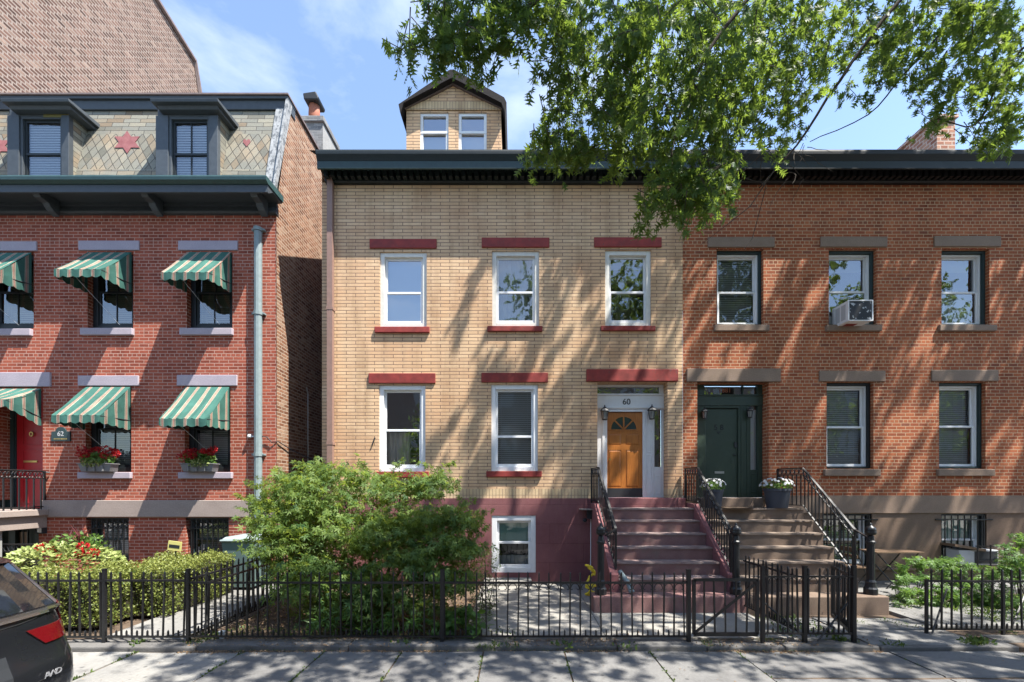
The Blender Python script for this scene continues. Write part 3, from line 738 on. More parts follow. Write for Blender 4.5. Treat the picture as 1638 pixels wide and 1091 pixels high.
for h in hz:
    s_ = 0.03
    m.quad((h[0],yd+0.012,h[2]),(h[1],yd+0.012,h[2]),(h[1]-s_,yd-0.002,h[2]+s_),(h[0]+s_,yd-0.002,h[2]+s_)); m.quad((h[1],yd+0.012,h[2]),(h[1],yd+0.012,h[3]),(h[1]-s_,yd-0.002,h[3]-s_),(h[1]-s_,yd-0.002,h[2]+s_))
    m.quad((h[1],yd+0.012,h[3]),(h[0],yd+0.012,h[3]),(h[0]+s_,yd-0.002,h[3]-s_),(h[1]-s_,yd-0.002,h[3]-s_)); m.quad((h[0],yd+0.012,h[3]),(h[0],yd+0.012,h[2]),(h[0]+s_,yd-0.002,h[2]+s_),(h[0]+s_,yd-0.002,h[3]-s_))
    m.quad((h[0]+s_,yd-0.002,h[2]+s_),(h[1]-s_,yd-0.002,h[2]+s_),(h[1]-s_,yd-0.002,h[3]-s_),(h[0]+s_,yd-0.002,h[3]-s_))
door = m.build('door', M['oakdoor'], yh); door['label'] = 'varnished orange wood door with a fan window'
m = MB(); m.box(x0, x1, yd-0.006, yd+0.0, z0, EZ(781)); m.build('kick_plate', M['charcoal'], door)
cx, cz, rx = EX(997.7), EZ(687), 0.31
m = MB(); n = 20
m.poly([(cx+rx*math.cos(math.pi*k/n), yd-0.003, cz+rx*math.sin(math.pi*k/n)) for k in range(n+1)]); m.build('fanlight', M['glass_dark_solid'] if 'glass_dark_solid' in M else NT('dark_pane').set((0.02,0.035,0.035), 0.08, spec=0.6), door)
m = MB()
for k in range(n):
    a0, a1 = math.pi*k/n, math.pi*(k+1)/n
    m.prism([(cx+rr*math.cos(a_), yd-0.004, cz+rr*math.sin(a_)) for (rr, a_) in ((rx+0.02,a0),(rx+0.02,a1),(rx-0.012,a1),(rx-0.012,a0))], (0,-0.012,0))
for k in (45, 90, 135):
    a_ = R(k); d_ = Vector((math.cos(a_),0,math.sin(a_))); nn = Vector((-d_.z,0,d_.x))*0.016
    c0 = Vector((cx,yd-0.004,cz)); m.prism([c0+nn, c0+d_*rx+nn, c0+d_*rx-nn, c0-nn], (0,-0.010,0))
m.box(cx-rx-0.02, cx+rx+0.02, yd-0.016, yd-0.004, cz-0.025, cz)
m.build('fan_glazing_bar', M['oakdoor'], door)
m = MB(); m.lathe([(0.0,0),(0.028,0.004),(0.03,0.02),(0.012,0.035)], (0,0,0), 10)
kn = MB(); kn.tube([(x0+0.06,yd,EZ(735)),(x0+0.06,yd-0.05,EZ(735))], [0.012,0.028], 8); kn.build('door_knob', M['brass'], door)
text(ds, '60', 0.19, (EX(1001.5), Y0-0.043, EZ(643.6)), M['iron'], 'house_number', 0.003)
# threshold
m = MB(); m.box(fx(955), fx(1092), -0.20, 0.30, fz(813), 1.918); m.build('door_step', M['maroon'], yh, bevel=0.012)

# ------------------------------------------------------------------ the red brick house on the right
RL, RR = YR + 0.004, 14.0
rh = thing('orange_brick_house', (9, 0, 0), 'orange red brick house with brown stone lintels and a dark green front door', 'house')
RW = [(1146.5,1221.5,398,519.5,463), (1326,1402.5,398,519.5,462), (1506.5,1583,398,519.5,463), (1322.6,1397.5,611,749.5,682), (1502.5,1577,611,749.5,681), (1682,1757,398,519.5,463), (1682,1757,611,749.5,681)]
holes = [(fx(a), fx(b), fz(d), fz(c), 0.09) for (a,b,c,d,s) in RW]
GD = (fx(1115.5), fx(1230), ZB-0.03, fz(611), 0.32)
zband0, zband1 = fz(820.6), fz(793)
m = MB(); m.holes(RL, RR, zband1, 9.12, 0.006, holes + [GD]); m.build('front_wall', M['red'], rh)
m = MB(); m.quad((RR,0,-0.3),(RR,8,-0.3),(RR,8,9.4),(RR,0,9.4)); m.build('side_wall', M['red'], rh)
RB = [(1316,1394.5,822,907), (1505,1577.5,822,907), (1682,1757,822,907)]
hb = [(fx(a), fx(b), fz(d), fz(c), 0.12) for (a,b,c,d) in RB]
m = MB(); m.holes(fx(1247), RR, zband0, zband1, -0.035, []); m.quad((fx(1247),-0.035,zband1),(RR,-0.035,zband1),(RR,0.02,zband1),(fx(1247),0.02,zband1)); m.quad((RR,-0.035,zband0),(fx(1247),-0.035,zband0),(fx(1247),0.02,zband0),(RR,0.02,zband0)); m.build('stone_band', M['brownstone'], rh)
m = MB(); m.holes(RL, RR, -0.3, zband0, -0.008, hb); m.holes(RL, fx(1247), zband0, zband1, -0.009, [(GD[0], GD[1], ZB-0.03, zband1+1, 0.3)]); m.build('basement_wall', M['brown'], rh)
m = MB(); 
for (a, b) in ((1247,1320),(1394,1505),(1577,1682)): m.box(fx(a), fx(b), -0.06, -0.004, fz(912), fz(908))
m.build('water_table', M['brown'], rh, bevel=0.01)
m = MB(); m.box(RL, RR, -0.4, 8, 9.42, 9.485); m.build('roof', M['roof'], rh)
for (a,b,c,d) in ((1132,1238.5,379.5,396),(1312,1418.6,379,395.5),(1493.5,1600,378,395),(1310,1415.6,593.5,610.5),(1489.5,1596,592.5,610),(1669,1775,379,396),(1669,1775,593,610)): lintel(rh, a, b, c, d, 'brownstone', 0.025)
lintel(rh, 1098, 1247.6, 590, 611, 'brownstone', 0.04)
for (a,b,c,d) in ((1141.6,1229,520.5,530.5),(1320,1408,520.5,530.5),(1500,1591,520.5,530.5),(1317,1406,751,761.5),(1498,1587.7,751,761.5),(1670,1765,520.5,530.5),(1670,1765,751,761.5)): sill(rh, a, b, c, d, 'brownstone', 0.06)
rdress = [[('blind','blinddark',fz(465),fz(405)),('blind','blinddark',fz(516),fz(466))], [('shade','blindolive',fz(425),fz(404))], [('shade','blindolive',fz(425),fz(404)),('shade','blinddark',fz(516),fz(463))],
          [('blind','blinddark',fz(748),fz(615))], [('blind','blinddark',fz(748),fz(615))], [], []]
for k, (a,b,c,d,s) in enumerate(RW):
    mb = MB(); x0, x1, z0, z1 = fx(a), fx(b), fz(d), fz(c)
    frame_rect(mb, x0, x1, z0, z1, 0.09, 0.24, 0.055); w = mb.build('window_casing', M['tealgreen' if k != 3 else 'darkframe'], rh, bevel=0.006)
    sash_window(rh, x0+0.055, x1-0.055, z0+0.02, z1-0.06, 0.15, fz(s), 'white', 'glass' if k in (1,2) else 'glass_dark', case=0.035, st=0.045, dress=rdress[k], open_sash=fz(437) if False else None)
for (a,b,c,d) in RB:
    x0, x1, z0, z1 = fx(a), fx(b), fz(d), fz(c)
    sash_window(rh, x0+0.02, x1-0.09, z0+0.06, z1-0.04, 0.09, (z0+z1)/2, 'white', 'glass', case=0.04, st=0.04, dress=[('blind','blind',z0+0.1,(z0+z1)/2+0.2)] if a < 1400 else [('shade','blindgreen',z0+0.5,z1-0.05)], name='window')
    mb = MB(); n = 7
    for k in range(n): 
        xx = x0 + (k+0.5)*(x1-x0)/n; mb.box(xx-0.009, xx+0.009, -0.03, -0.012, z0, z1-0.03)
    mb.box(x0-0.14, x1+0.12, -0.034, -0.008, z1-0.145, z1-0.115); mb.box(x0-0.04, x1+0.04, -0.034, -0.008, z0+0.02, z0+0.045)
    mb.build('window_grille', M['iron'], rh)
    mb = MB(); mb.box(x0, x0+0.02, 0.0, 0.12, z0, z1); mb.box(x1-0.085, x1, 0.02, 0.12, z0, z1); mb.box(x0+0.02, x1-0.085, 0.02, 0.12, z1-0.04, z1); mb.build('window_casing', M['darkframe'], rh)
cornice(rh, RL, RR, ('black','blackgreen','black'))
m = MB(); xq = 11.55; m.box(xq, xq+0.5, 2.0, 6.4, 9.4, 12.27); m.box(xq-0.05, xq+0.55, 1.95, 6.45, 12.27, 12.36); m.build('chimney', M['chimneyred'], rh)
# door
GX = lambda px: (px-825)*dd2/700.0
Y0 = 0.29; xl, xr = GD[0], GD[1]
m = MB()
m.box(xl, GX(1128), Y0-0.03, Y0+0.06, 1.92, EZ(649.5)); m.box(GX(1180), GX(1199.5), Y0-0.03, Y0+0.06, 1.92, EZ(649.5)); m.box(GX(1211), xr, Y0-0.03, Y0+0.06, 1.92, EZ(649.5))
m.box(GX(1184), GX(1187), Y0-0.045, Y0-0.03, 1.92, EZ(652)); m.box(GX(1193), GX(1196), Y0-0.045, Y0-0.03, 1.92, EZ(652))
m.box(GX(1199.5), GX(1211), Y0-0.02, Y0+0.06, 1.92, EZ(751.5)); frame_rect(m, GX(1200.5), GX(1210), EZ(788), EZ(757), Y0-0.03, Y0-0.02, 0.02)
m.box(xl, xr, Y0-0.05, Y0+0.06, EZ(649.5), EZ(634)); m.box(xl, xr, Y0-0.08, Y0+0.06, EZ(634), EZ(632)); m.box(GX(1126), GX(1182), Y0-0.04, Y0-0.03, EZ(653), EZ(650))
m.box(xl, xr, Y0-0.03, Y0+0.06, EZ(617), fz(611)); m.box(xl, GX(1126), Y0-0.03, Y0+0.06, EZ(632), EZ(617)); m.box(GX(1210), xr, Y0-0.03, Y0+0.06, EZ(632), EZ(617)); m.box(GX(1187), GX(1188.5), Y0-0.03, Y0+0.06, EZ(632), EZ(617))
ds2 = m.build('door_surround', M['doorgreen'], rh, bevel=0.005)
m = MB(); m.quad((xl,Y0+0.02,EZ(632)),(xr,Y0+0.02,EZ(632)),(xr,Y0+0.02,EZ(617)),(xl,Y0+0.02,EZ(617))); m.build('transom_pane', M['glass'], ds2)
text(ds2, '1881', 0.15, (GX(1160), Y0+0.012, EZ(624.5)), M['terracotta'], 'transom_number', 0.002)
m = MB(); m.quad((GX(1199.5),Y0+0.03,EZ(751.5)),(GX(1211),Y0+0.03,EZ(751.5)),(GX(1211),Y0+0.03,EZ(649.5)),(GX(1199.5),Y0+0.03,EZ(649.5))); m.build('sidelight_pane', M['glass'], ds2)
m = MB(); m.box(GX(1199.5), GX(1211), Y0+0.05, Y0+0.055, EZ(751.5), EZ(655)); m.build('lace_curtain', M['blind'], ds2)
m = MB(); m.box(xl, xr, Y0+0.2, Y0+0.22, 1.92, fz(611)); m.build('hall', M['interior'], ds2)
m = MB(); m.box(GX(1128), GX(1180), Y0+0.012, Y0+0.06, 1.93, EZ(653.5)); door2 = m.build('door', M['doorgreen'], rh, bevel=0.004); door2['label'] = 'dark green painted front door'
text(door2, '5 8', 0.18, (GX(1150), Y0+0.009, EZ(684)), M['black'], 'house_number', 0.003)
m = MB(); c = Vector((GX(1150), Y0+0.010, EZ(691.5)))
m.prism([c+Vector(p) for p in ((0,0,-0.035),(0.045,0,0.01),(0.025,0,0.03),(0,0,0.015),(-0.025,0,0.03),(-0.045,0,0.01))], (0,-0.008,0)); m.build('heart_ornament', M['charcoal'], door2)
m = MB(); m.box(GX(1143.5), GX(1158.5), Y0+0.002, Y0+0.012, EZ(757.5), EZ(754)); m.build('letter_slot', M['steel'], door2)
m = MB(); m.box(GX(1174.5), GX(1179), Y0-0.015, Y0+0.012, EZ(716), EZ(707.5)); m.build('keypad', M['charcoal'], door2)
m = MB(); m.tube([(GX(1176.5),Y0+0.01,EZ(728)),(GX(1176.5),Y0-0.03,EZ(728)),(GX(1171.5),Y0-0.035,EZ(727.5))], 0.012, 6); m.build('door_handle', M['charcoal'], door2)
m = MB(); m.box(GX(1112), GX(1205), -0.12, 0.30, fz(811), 1.918); m.build('door_step', M['brownstone'], rh, bevel=0.012)
m = MB(); m.box(GX(1128), GX(1172), -0.75, -0.25, 1.712, 1.722); tag(m.build('doormat', M['soil']), 'worn brown doormat on the landing before the green door', 'doormat')

# ------------------------------------------------------------------ the mansard house on the left
LR, LL = fx(443), -13.25
lh = thing('mansard_house', (-9, 0, 0), 'deep red brick house with slate mansard roof, two hooded dormers and a dark bracketed cornice', 'house')
LW = [(-22,54,403,525.5), (140,213,403,525.5), (298.6,371.8,403,525.5), (137,210,617,755), (295.6,368.6,617,755)]
holes = [(fx(a), fx(b), fz(d), fz(c), 0.15) for (a,b,c,d) in LW]
LD = (fx(-14), fx(68.5), fz(812), fz(619), 0.5)
lb0, lb1 = fz(827), fz(800)
m = MB(); m.holes(LL, LR, lb1, 8.5, 0, holes + [LD]); m.build('front_wall', M['deepred'], lh)
LBW = [(137,206,828,900), (297,366,828,900)]
hb = [(fx(a), fx(b), fz(d), fz(c), 0.16) for (a,b,c,d) in LBW]
BD = (fx(-30), fx(62), -0.2, fz(840), 0.4)
m = MB(); m.holes(LL, LR, -0.3, lb0, 0, hb + [BD]); m.build('basement_wall', M['deepred'], lh)
m = MB(); m.box(fx(70), fx(410), -0.05, 0.05, lb0, lb1); m.box(fx(424), LR+0.02, -0.05, 0.05, lb0, lb1); m.build('stone_band', M['greyband'], lh, bevel=0.012)
m = MB()
m.poly([(LR,0,-0.3),(LR,8,-0.3),(LR,8,11.25),(LR,0.62,11.45),(LR,-0.02,8.6)]); m.build('side_wall', M['common'], lh)
for (a,b,c,d) in ((127,223.7,385.7,401),(286,381,385.7,401),(-34,60,387,402),(126,222.7,601,617.5),(284,380,600,617.5)): lintel(lh, a, b, c, d, 'lilac', 0.03)
lintel(lh, -28, 82.5, 596, 619, 'lilac', 0.045)
for (a,b,c,d) in ((132,215,526,537),(290,374,526,537),(-30,53,527,538),(128,212,755.5,765.5),(288,373,755.5,765.5)): sill(lh, a, b, c, d, 'lilac', 0.07)
for k, (a,b,c,d) in enumerate(LW):
    x0, x1, z0, z1 = fx(a), fx(b), fz(d), fz(c)
    top = fz(463) if k < 3 else fz(685)
    sash_window(lh, x0, x1, z0, z1, 0.13, top, 'darkframe', 'glass_dark' if k > 2 else 'glass', case=0.12, st=0.045, muntin=True, dress=[('blind','blind' if k > 2 else 'blindolive',z0+0.1,z1-0.1)])
for (a,b,c,d) in LBW:
    x0, x1, z0, z1 = fx(a), fx(b), fz(d), fz(c)
    sash_window(lh, x0, x1, z0, z1, 0.14, (z0+z1)/2, 'tealgreen', 'glass', case=0.10, st=0.04, dress=[('blind','blind',z0+0.1,z1-0.1)])
    mb = MB(); n = 8
    for k in range(n):
        xx = x0 + 0.1 + k*(x1-x0-0.13)/(n-1); mb.box(xx-0.009, xx+0.009, 0.035, 0.053, z0, z1-0.02)
        if k < n-1:
            for zz in (z1-0.10, z1-0.20):
                cx = xx + (x1-x0-0.13)/(n-1)/2
                mb.tube([(cx+0.035*math.cos(t*math.pi/4), 0.044, zz+0.035*math.sin(t*math.pi/4)) for t in range(9)], 0.008, 4)
    for zz in (z1-0.03, z1-0.25, z0+0.15): mb.box(x0, x1, 0.03, 0.058, zz-0.010, zz+0.010)
    mb.build('window_grille', M['iron'], lh)
# cornice
def lprism(name, pts, x0, x1, mat, par): 
    m = MB(); m.prism([(x0, y, z) for (y, z) in pts], (x1-x0, 0, 0)); return m.build(name, M[mat], par)
lc = lprism('cornice', [(0.0,8.80),(-0.70,8.79),(-0.71,8.76),(-0.70,8.70),(-0.62,8.66),(0.0,8.66)], LL, LR+0.15, 'green', lh)
lprism('fascia', [(-0.60,8.655),(-0.60,8.50),(-0.57,8.49),(-0.40,8.62),(-0.02,8.62),(-0.02,8.655)], LL, LR+0.13, 'slatepaint', lc)
lprism('frieze', [(0.005,8.62),(-0.07,8.62),(-0.07,8.56),(-0.04,8.55),(-0.04,8.50),(-0.07,8.49),(-0.07,8.45),(0.005,8.44)], LL, LR+0.02, 'slatepaint', lc)
lprism('frieze_moulding', [(-0.001,8.438),(-0.10,8.43),(-0.10,8.40),(-0.07,8.375),(-0.001,8.37)], LL, LR+0.02, 'slatepaint', lc)
for px_ in (-70, 98, 262, 428):
    x = fx(px_); m = MB(); pts = [(-0.105,8.62),(-0.52,8.60),(-0.55,8.52),(-0.50,8.46),(-0.34,8.44),(-0.30,8.38),(-0.24,8.33),(-0.14,8.28),(-0.105,8.27)]
    m.prism([(x-0.075, y, z) for (y, z) in pts], (0.15,0,0)); m.build('bracket', M['slatepaint'], lc, bevel=0.008)
# mansard
SL = Vector((0, 0.63, 2.75)); sl = SL.length
m = MB(); za = 8.80
m.quad((LL,-0.03,za),(LR,-0.03,za),(LR,0.577,za+2.65),(LL,0.577,za+2.65), uv=[(LL,0),(LR,0),(LR,sl*2.65/2.75),(LL,sl*2.65/2.75)]); mans = m.build('mansard_roof', M['slate'], lh)
m = MB(); m.box(LL, LR+0.02, 0.47, 0.80, 11.20, 11.42); m.box(LL, LR+0.03, 0.42, 0.80, 11.42, 11.49); m.build('roof_crown', M['slatepaint'], mans, bevel=0.01)
m = MB(); m.prism([(LL,0.39,11.492),(LL,0.39,11.53),(LL,8.0,11.35),(LL,8.0,11.25)], (LR+0.05-LL,0,0)); m.build('roof_coping', M['coping'], mans)
m = MB(); m.prism([(LR-0.02,-0.20,8.72),(LR-0.02,-0.12,8.72+0.0),(LR-0.02,0.63,11.40),(LR-0.02,0.42,11.42)], (0.05,0,0)); 
m.prism([(LR-0.28,-0.075,8.80),(LR-0.28,-0.02,8.80),(LR-0.28,0.555,11.30),(LR-0.28,0.49,11.32)], (0.26,0,0)); m.build('raking_board', M['peeling'], mans)
def on_slope(px_, py_, off=0.012):
    # where the sight line through a survey pixel meets the mansard plane
    for _ in range(1): pass
    d = 10.0
    for _ in range(20):
        p = W(px_, py_, d); d = 10.0 + (-0.03 + (p.z-za)*0.63/2.75)
    p = W(px_, py_, d); p.y -= off; return p
def emblem(name, cx, cy, pts, mat, thick=0.012):
    m = MB(); P = [on_slope(cx+x, cy+y, 0.004) for (x, y) in pts]; m.prism(P, (0,-thick,0)); return m.build(name, M[mat], mans)
star = []
for k in range(12):
    a = R(90 + 30*k); r = 1.0 if k % 2 == 0 else 0.56
    star.append((23*r*math.cos(a), -18*r*math.sin(a)*(1.0)))
emblem('star_emblem', 204, 228, star, 'slatepink'); emblem('star_emblem', -4, 234, star, 'slatepink')
heart = [(0,6),(6,-1),(5,-5),(2.5,-6),(0,-3.5),(-2.5,-6),(-5,-5),(-6,-1)]
emblem('heart_emblem', 395, 229, heart, 'slatepink', 0.008)
def dormer(xl, xr, ol, orr, yt, yb, hood_l, hood_r, bits):
    d = 9.95; y = -0.05
    X = lambda p: (p-825)*d/700.0
    Zz = lambda p: 2.15-(p-780)*d/700.0
    x0, x1, a, b = X(xl), X(xr), X(ol), X(orr); zt, zo, z0 = Zz(yt), Zz(yb), 8.80
    m = MB(); m.box(x0, a, y, y+0.10, z0, zo); m.box(b, x1, y, y+0.10, z0, zo); m.box(x0, x1, y, y+0.10, zo, zt)
    m.box(x0-0.02, a-0.05, y-0.03, y, z0, zo+0.06); m.box(b+0.05, x1+0.02, y-0.03, y, z0, zo+0.06)
    dm = m.build('dormer', M['slatepaint'], lh, bevel=0.008)
    ytop = -0.03 + (zt-za)*0.63/2.75
    m = MB()
    m.poly([(x0+0.01,y+0.10,z0),(x0+0.01,y+0.10,zt),(x0+0.01,ytop+0.02,zt)]); m.poly([(x1-0.01,y+0.10,z0),(x1-0.01,ytop+0.02,zt),(x1-0.01,y+0.10,zt)]); m.build('cheek', M['slate'], dm)
    h0, h1 = (hood_l-825)*9.72/700.0, (hood_r-825)*9.72/700.0
    m = MB(); m.prism([(h0,-0.30,zt-0.075),(h0,-0.32,zt-0.01),(h0,0.85,zt+0.05),(h0,0.85,zt-0.075)], (h1-h0,0,0)); m.prism([(h0+0.07,-0.18,zt-0.145),(h0+0.07,-0.22,zt-0.077),(h0+0.07,0.85,zt-0.077),(h0+0.07,0.85,zt-0.145)], (h1-h0-0.14,0,0)); m.build('hood', M['slatepaint'], dm, bevel=0.01)
    m = MB(); frame_rect(m, a, b, z0-0.05, zo, y+0.05, y+0.09, 0.05); sp = (z0+zo)/2+0.1; m.box(a, b, y+0.045, y+0.09, sp-0.025, sp+0.025)
    if bits: m.box((a+b)/2-0.012,(a+b)/2+0.012,y+0.06,y+0.085,z0,zo)
    m.build('sash', M['darkframe'], dm)
    m = MB(); m.quad((a+0.04,y+0.075,z0),(b-0.04,y+0.075,z0),(b-0.04,y+0.075,zo-0.04),(a+0.04,y+0.075,zo-0.04)); m.build('pane', M['glass'], dm)
    m = MB(); n = 30
    for k in range(n):
        z = z0 + (k+0.5)*(zo-z0)/n; m.box(a+0.04, b-0.04, y+0.13, y+0.134, z-0.017, z+0.019)
    m.build('blind', M['blind'], dm)
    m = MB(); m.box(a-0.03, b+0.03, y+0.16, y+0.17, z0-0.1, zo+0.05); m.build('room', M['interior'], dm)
    return dm
d1 = dormer(15, 110.5, 36, 96.5, 173, 190, 3, 112, False)
d2 = dormer(252, 348, 274, 331.6, 173, 190.5, 242, 350, True)
m = MB(); m.box((70-825)*9.95/700, (110-825)*9.95/700, -0.058, -0.051, 2.15+(780-188)*9.95/700, 2.15+(780-176)*9.95/700); m.build('bare_wood_patch', NT('olive_patch').set((0.14,0.12,0.03), 0.7), d1)
downpipe(lh, fx(416), 0.15, 7.95, 'pipegreen' if 'pipegreen' in M else 'slatepaint', r=0.085, breaks=(6.1, 2.9, 8.0))
# chimney on the roof
cd = 13.0
m = MB(); xa, xb = (472-825)*cd/700, (516-825)*cd/700; zc = lambda p: 2.15-(p-780)*cd/700
m.box(xa, xb, 3.0, 4.1, 11.2, zc(196)); ch = m.build('chimney', M['greystone'], lh)
m = MB(); m.box(xa-0.05, xb+0.06, 2.94, 4.16, zc(196), zc(187)); m.build('chimney_cap', M['greystone'], ch, bevel=0.02)
m = MB(); m.box(xb+0.001, xb+0.012, 3.0, 4.1, 10.5, zc(197)); m.build('render_patch', M['render'], ch)
m = MB(); cx = (504-825)*(cd+0.5)/700; zc2 = lambda p: 2.15-(p-780)*13.45/700; m.lathe([(0.14,zc(187)-0.1),(0.165,zc2(185)),(0.155,zc2(170))], (cx,3.45,0), 14); m.build('chimney_pot', M['terracotta'], ch, smooth=True)
m = MB(); m.prism([(cx-0.21,3.2,zc2(170)),(cx+0.21,3.2,zc2(170)),(cx+0.24,3.2,zc2(166)),(cx+0.15,3.2,zc2(157)),(cx-0.24,3.2,zc2(160))], (0,0.5,0)); m.build('pot_cowl', M['charcoal'], ch, bevel=0.03)
# front door, in a deep porch
m = MB(); yd = 0.42; xa, xb = -11.88, -10.90
m.box(xa, xb, yd, yd+0.05, 1.66, fz(612)); 
for (za_, zb_) in ((1.78,2.45),(2.55,3.05),(3.15,4.1)): frame_rect(m, xa+0.14, xb-0.14, za_, zb_, yd-0.012, yd, 0.03)
ld = m.build('door', M['doorred'], lh, bevel=0.004); ld['label'] = 'red panelled front door set back in a dark porch'
m = MB(); m.box(-11.70, -11.38, yd-0.02, yd-0.0005, fz(738), fz(735)); m.build('letter_slot', M['brass'], ld)
m = MB(); kx = -11.50; m.tube([(kx+0.04*math.cos(t*math.pi/4), yd-0.03, 3.42+0.05*math.sin(t*math.pi/4)) for t in range(9)], 0.014, 5); m.build('door_knocker', M['brass'], ld)
m = MB(); m.box(-12.5, xa-0.02, yd-0.05, yd+0.06, 1.66, fz(612)); m.box(xa-0.02, xa+0.0, yd-0.02, yd+0.05, 1.66, fz(612)); m.box(-12.25, -12.05, yd-0.25, yd-0.05, 1.66, fz(612)); m.build('door_surround', M['tealgreen'], lh)
m = MB(); m.box(-12.6, -10.7, 0.9, 0.92, 0, 5); m.build('hall', M['interior'], lh)
# basement door
m = MB(); m.box(fx(-30), fx(62), 0.32, 0.36, -0.2, fz(840)); m.box(fx(-2), fx(8), 0.2, 0.32, -0.2, fz(840)); m.box(fx(48), fx(62), 0.22, 0.32, -0.2, fz(840)); m.box(fx(8), fx(48), 0.25, 0.32, fz(848), fz(840)); bd = m.build('basement_door', M['tealgreen'], lh)
m = MB(); m.box((14-825)*10.3/700, (44-825)*10.3/700, 0.30, 0.315, 0.3, fz(853)); m.build('door_pane', M['curtain'], bd)
m = MB()
for k in range(5): xx = (15+7*k-825)*10.25/700; m.box(xx-0.01, xx+0.01, 0.26, 0.28, -0.1, fz(850))
m.build('door_grille', M['iron'], bd)

# ------------------------------------------------------------------ the tall party wall behind
tb = thing('tall_brick_building', (-15, 4, 0), 'tall building with a blank weathered brick side wall rising behind the mansard house', 'building')
m = MB(); TX = -13.3
m.poly([(TX,-0.4,-0.3),(TX,8.35,-0.3),(TX,8.35,18.7),(TX,8.05,19.75),(TX,4.5,20.5),(TX,-0.4,21.0)]); m.build('side_wall', M['tallbrick'], tb)
m = MB(); m.quad((TX-9,-0.4,-0.3),(TX,-0.4,-0.3),(TX,-0.4,21),(TX-9,-0.4,21)); m.quad((TX,8.35,-0.3),(TX-9,8.35,-0.3),(TX-9,8.35,18.7),(TX,8.35,18.7)); m.build('front_wall', M['deepred'], tb)
m = MB(); m.tube([(TX+0.03,8.40,17.0),(TX+0.03,8.40,18.7),(TX+0.03,8.10,19.80),(TX+0.03,4.5,20.55),(TX+0.03,-0.4,21.05)], 0.09, 6); m.build('wall_coping', M['coping'], tb)
m = MB(); m.quad((TX-9,-0.4,21),(TX,-0.4,21),(TX,8.05,19.75),(TX-9,8.05,19.75)); m.build('roof', M['roof'], tb)
# ------------------------------------------------------------------ stoops
def stoop(name, label, x0, x1, slab_x0, slab_x1, mat, tread, cheek_l, cheek_r, cheekmat, coords):
    s = thing(name, ((x0+x1)/2, -1.2, 0), label, 'stoop')
    zs = [1.707, 1.467, 1.227, 0.987, 0.75, 0.51]
    for k, z in enumerate(zs):
        yn = -0.6 - 0.3*k
        yb = -0.005 if k == 0 else yn + 0.32
        m = MB(); zl = (zs[k+1] if k+1 < len(zs) else 0.27) + 0.001
        m.box(x0, x1, yn+0.025, yb, zl-0.02, z-0.035); 
        n = 14; pts = []
        for q in range(n+1):
            x = x0 + (x1-x0)*q/n; w = random.uniform(-0.006, 0.006); pts.append((x, yn + w - 0.008*math.sin(math.pi*q/n)*(-1)))
        for a, b in zip(pts, pts[1:]):
            m.prism([(a[0],a[1],z-0.034),(b[0],b[1],z-0.034),(b[0],yb,z-0.034),(a[0],yb,z-0.034)], (0,0,0.034), 1)
        m.build('step', [M[mat], M[tread]], s)
    m = MB(); m.box(slab_x0, slab_x1, -2.45, -2.1, -0.2, 0.27); m.build('bottom_slab', [M[mat]], s, bevel=0.02)
    for (a, b) in (cheek_l, cheek_r):
        if a is None: continue
        m = MB(); m.prism([(a,-0.01,-0.1),(a,-0.01,1.80),(a,-0.55,1.80),(a,-2.10,0.58),(a,-2.10,-0.1)], (b-a,0,0)); m.build('cheek_wall', M[cheekmat], s, bevel=0.012)
    return s
stoop('stoop', 'oxblood painted stoop with worn steps rising to the orange wooden door', 1.86, 3.83, 1.34, 3.99, 'maroonstep', 'treadworn', (1.70, 1.858), (3.832, 3.99), 'maroon', None)
stoop('stoop', 'brown sandstone stoop rising to the dark green door', 4.0, 6.2, 4.0, 6.45, 'brownstep', 'browntread', (None, None), (None, None), 'brown', None)
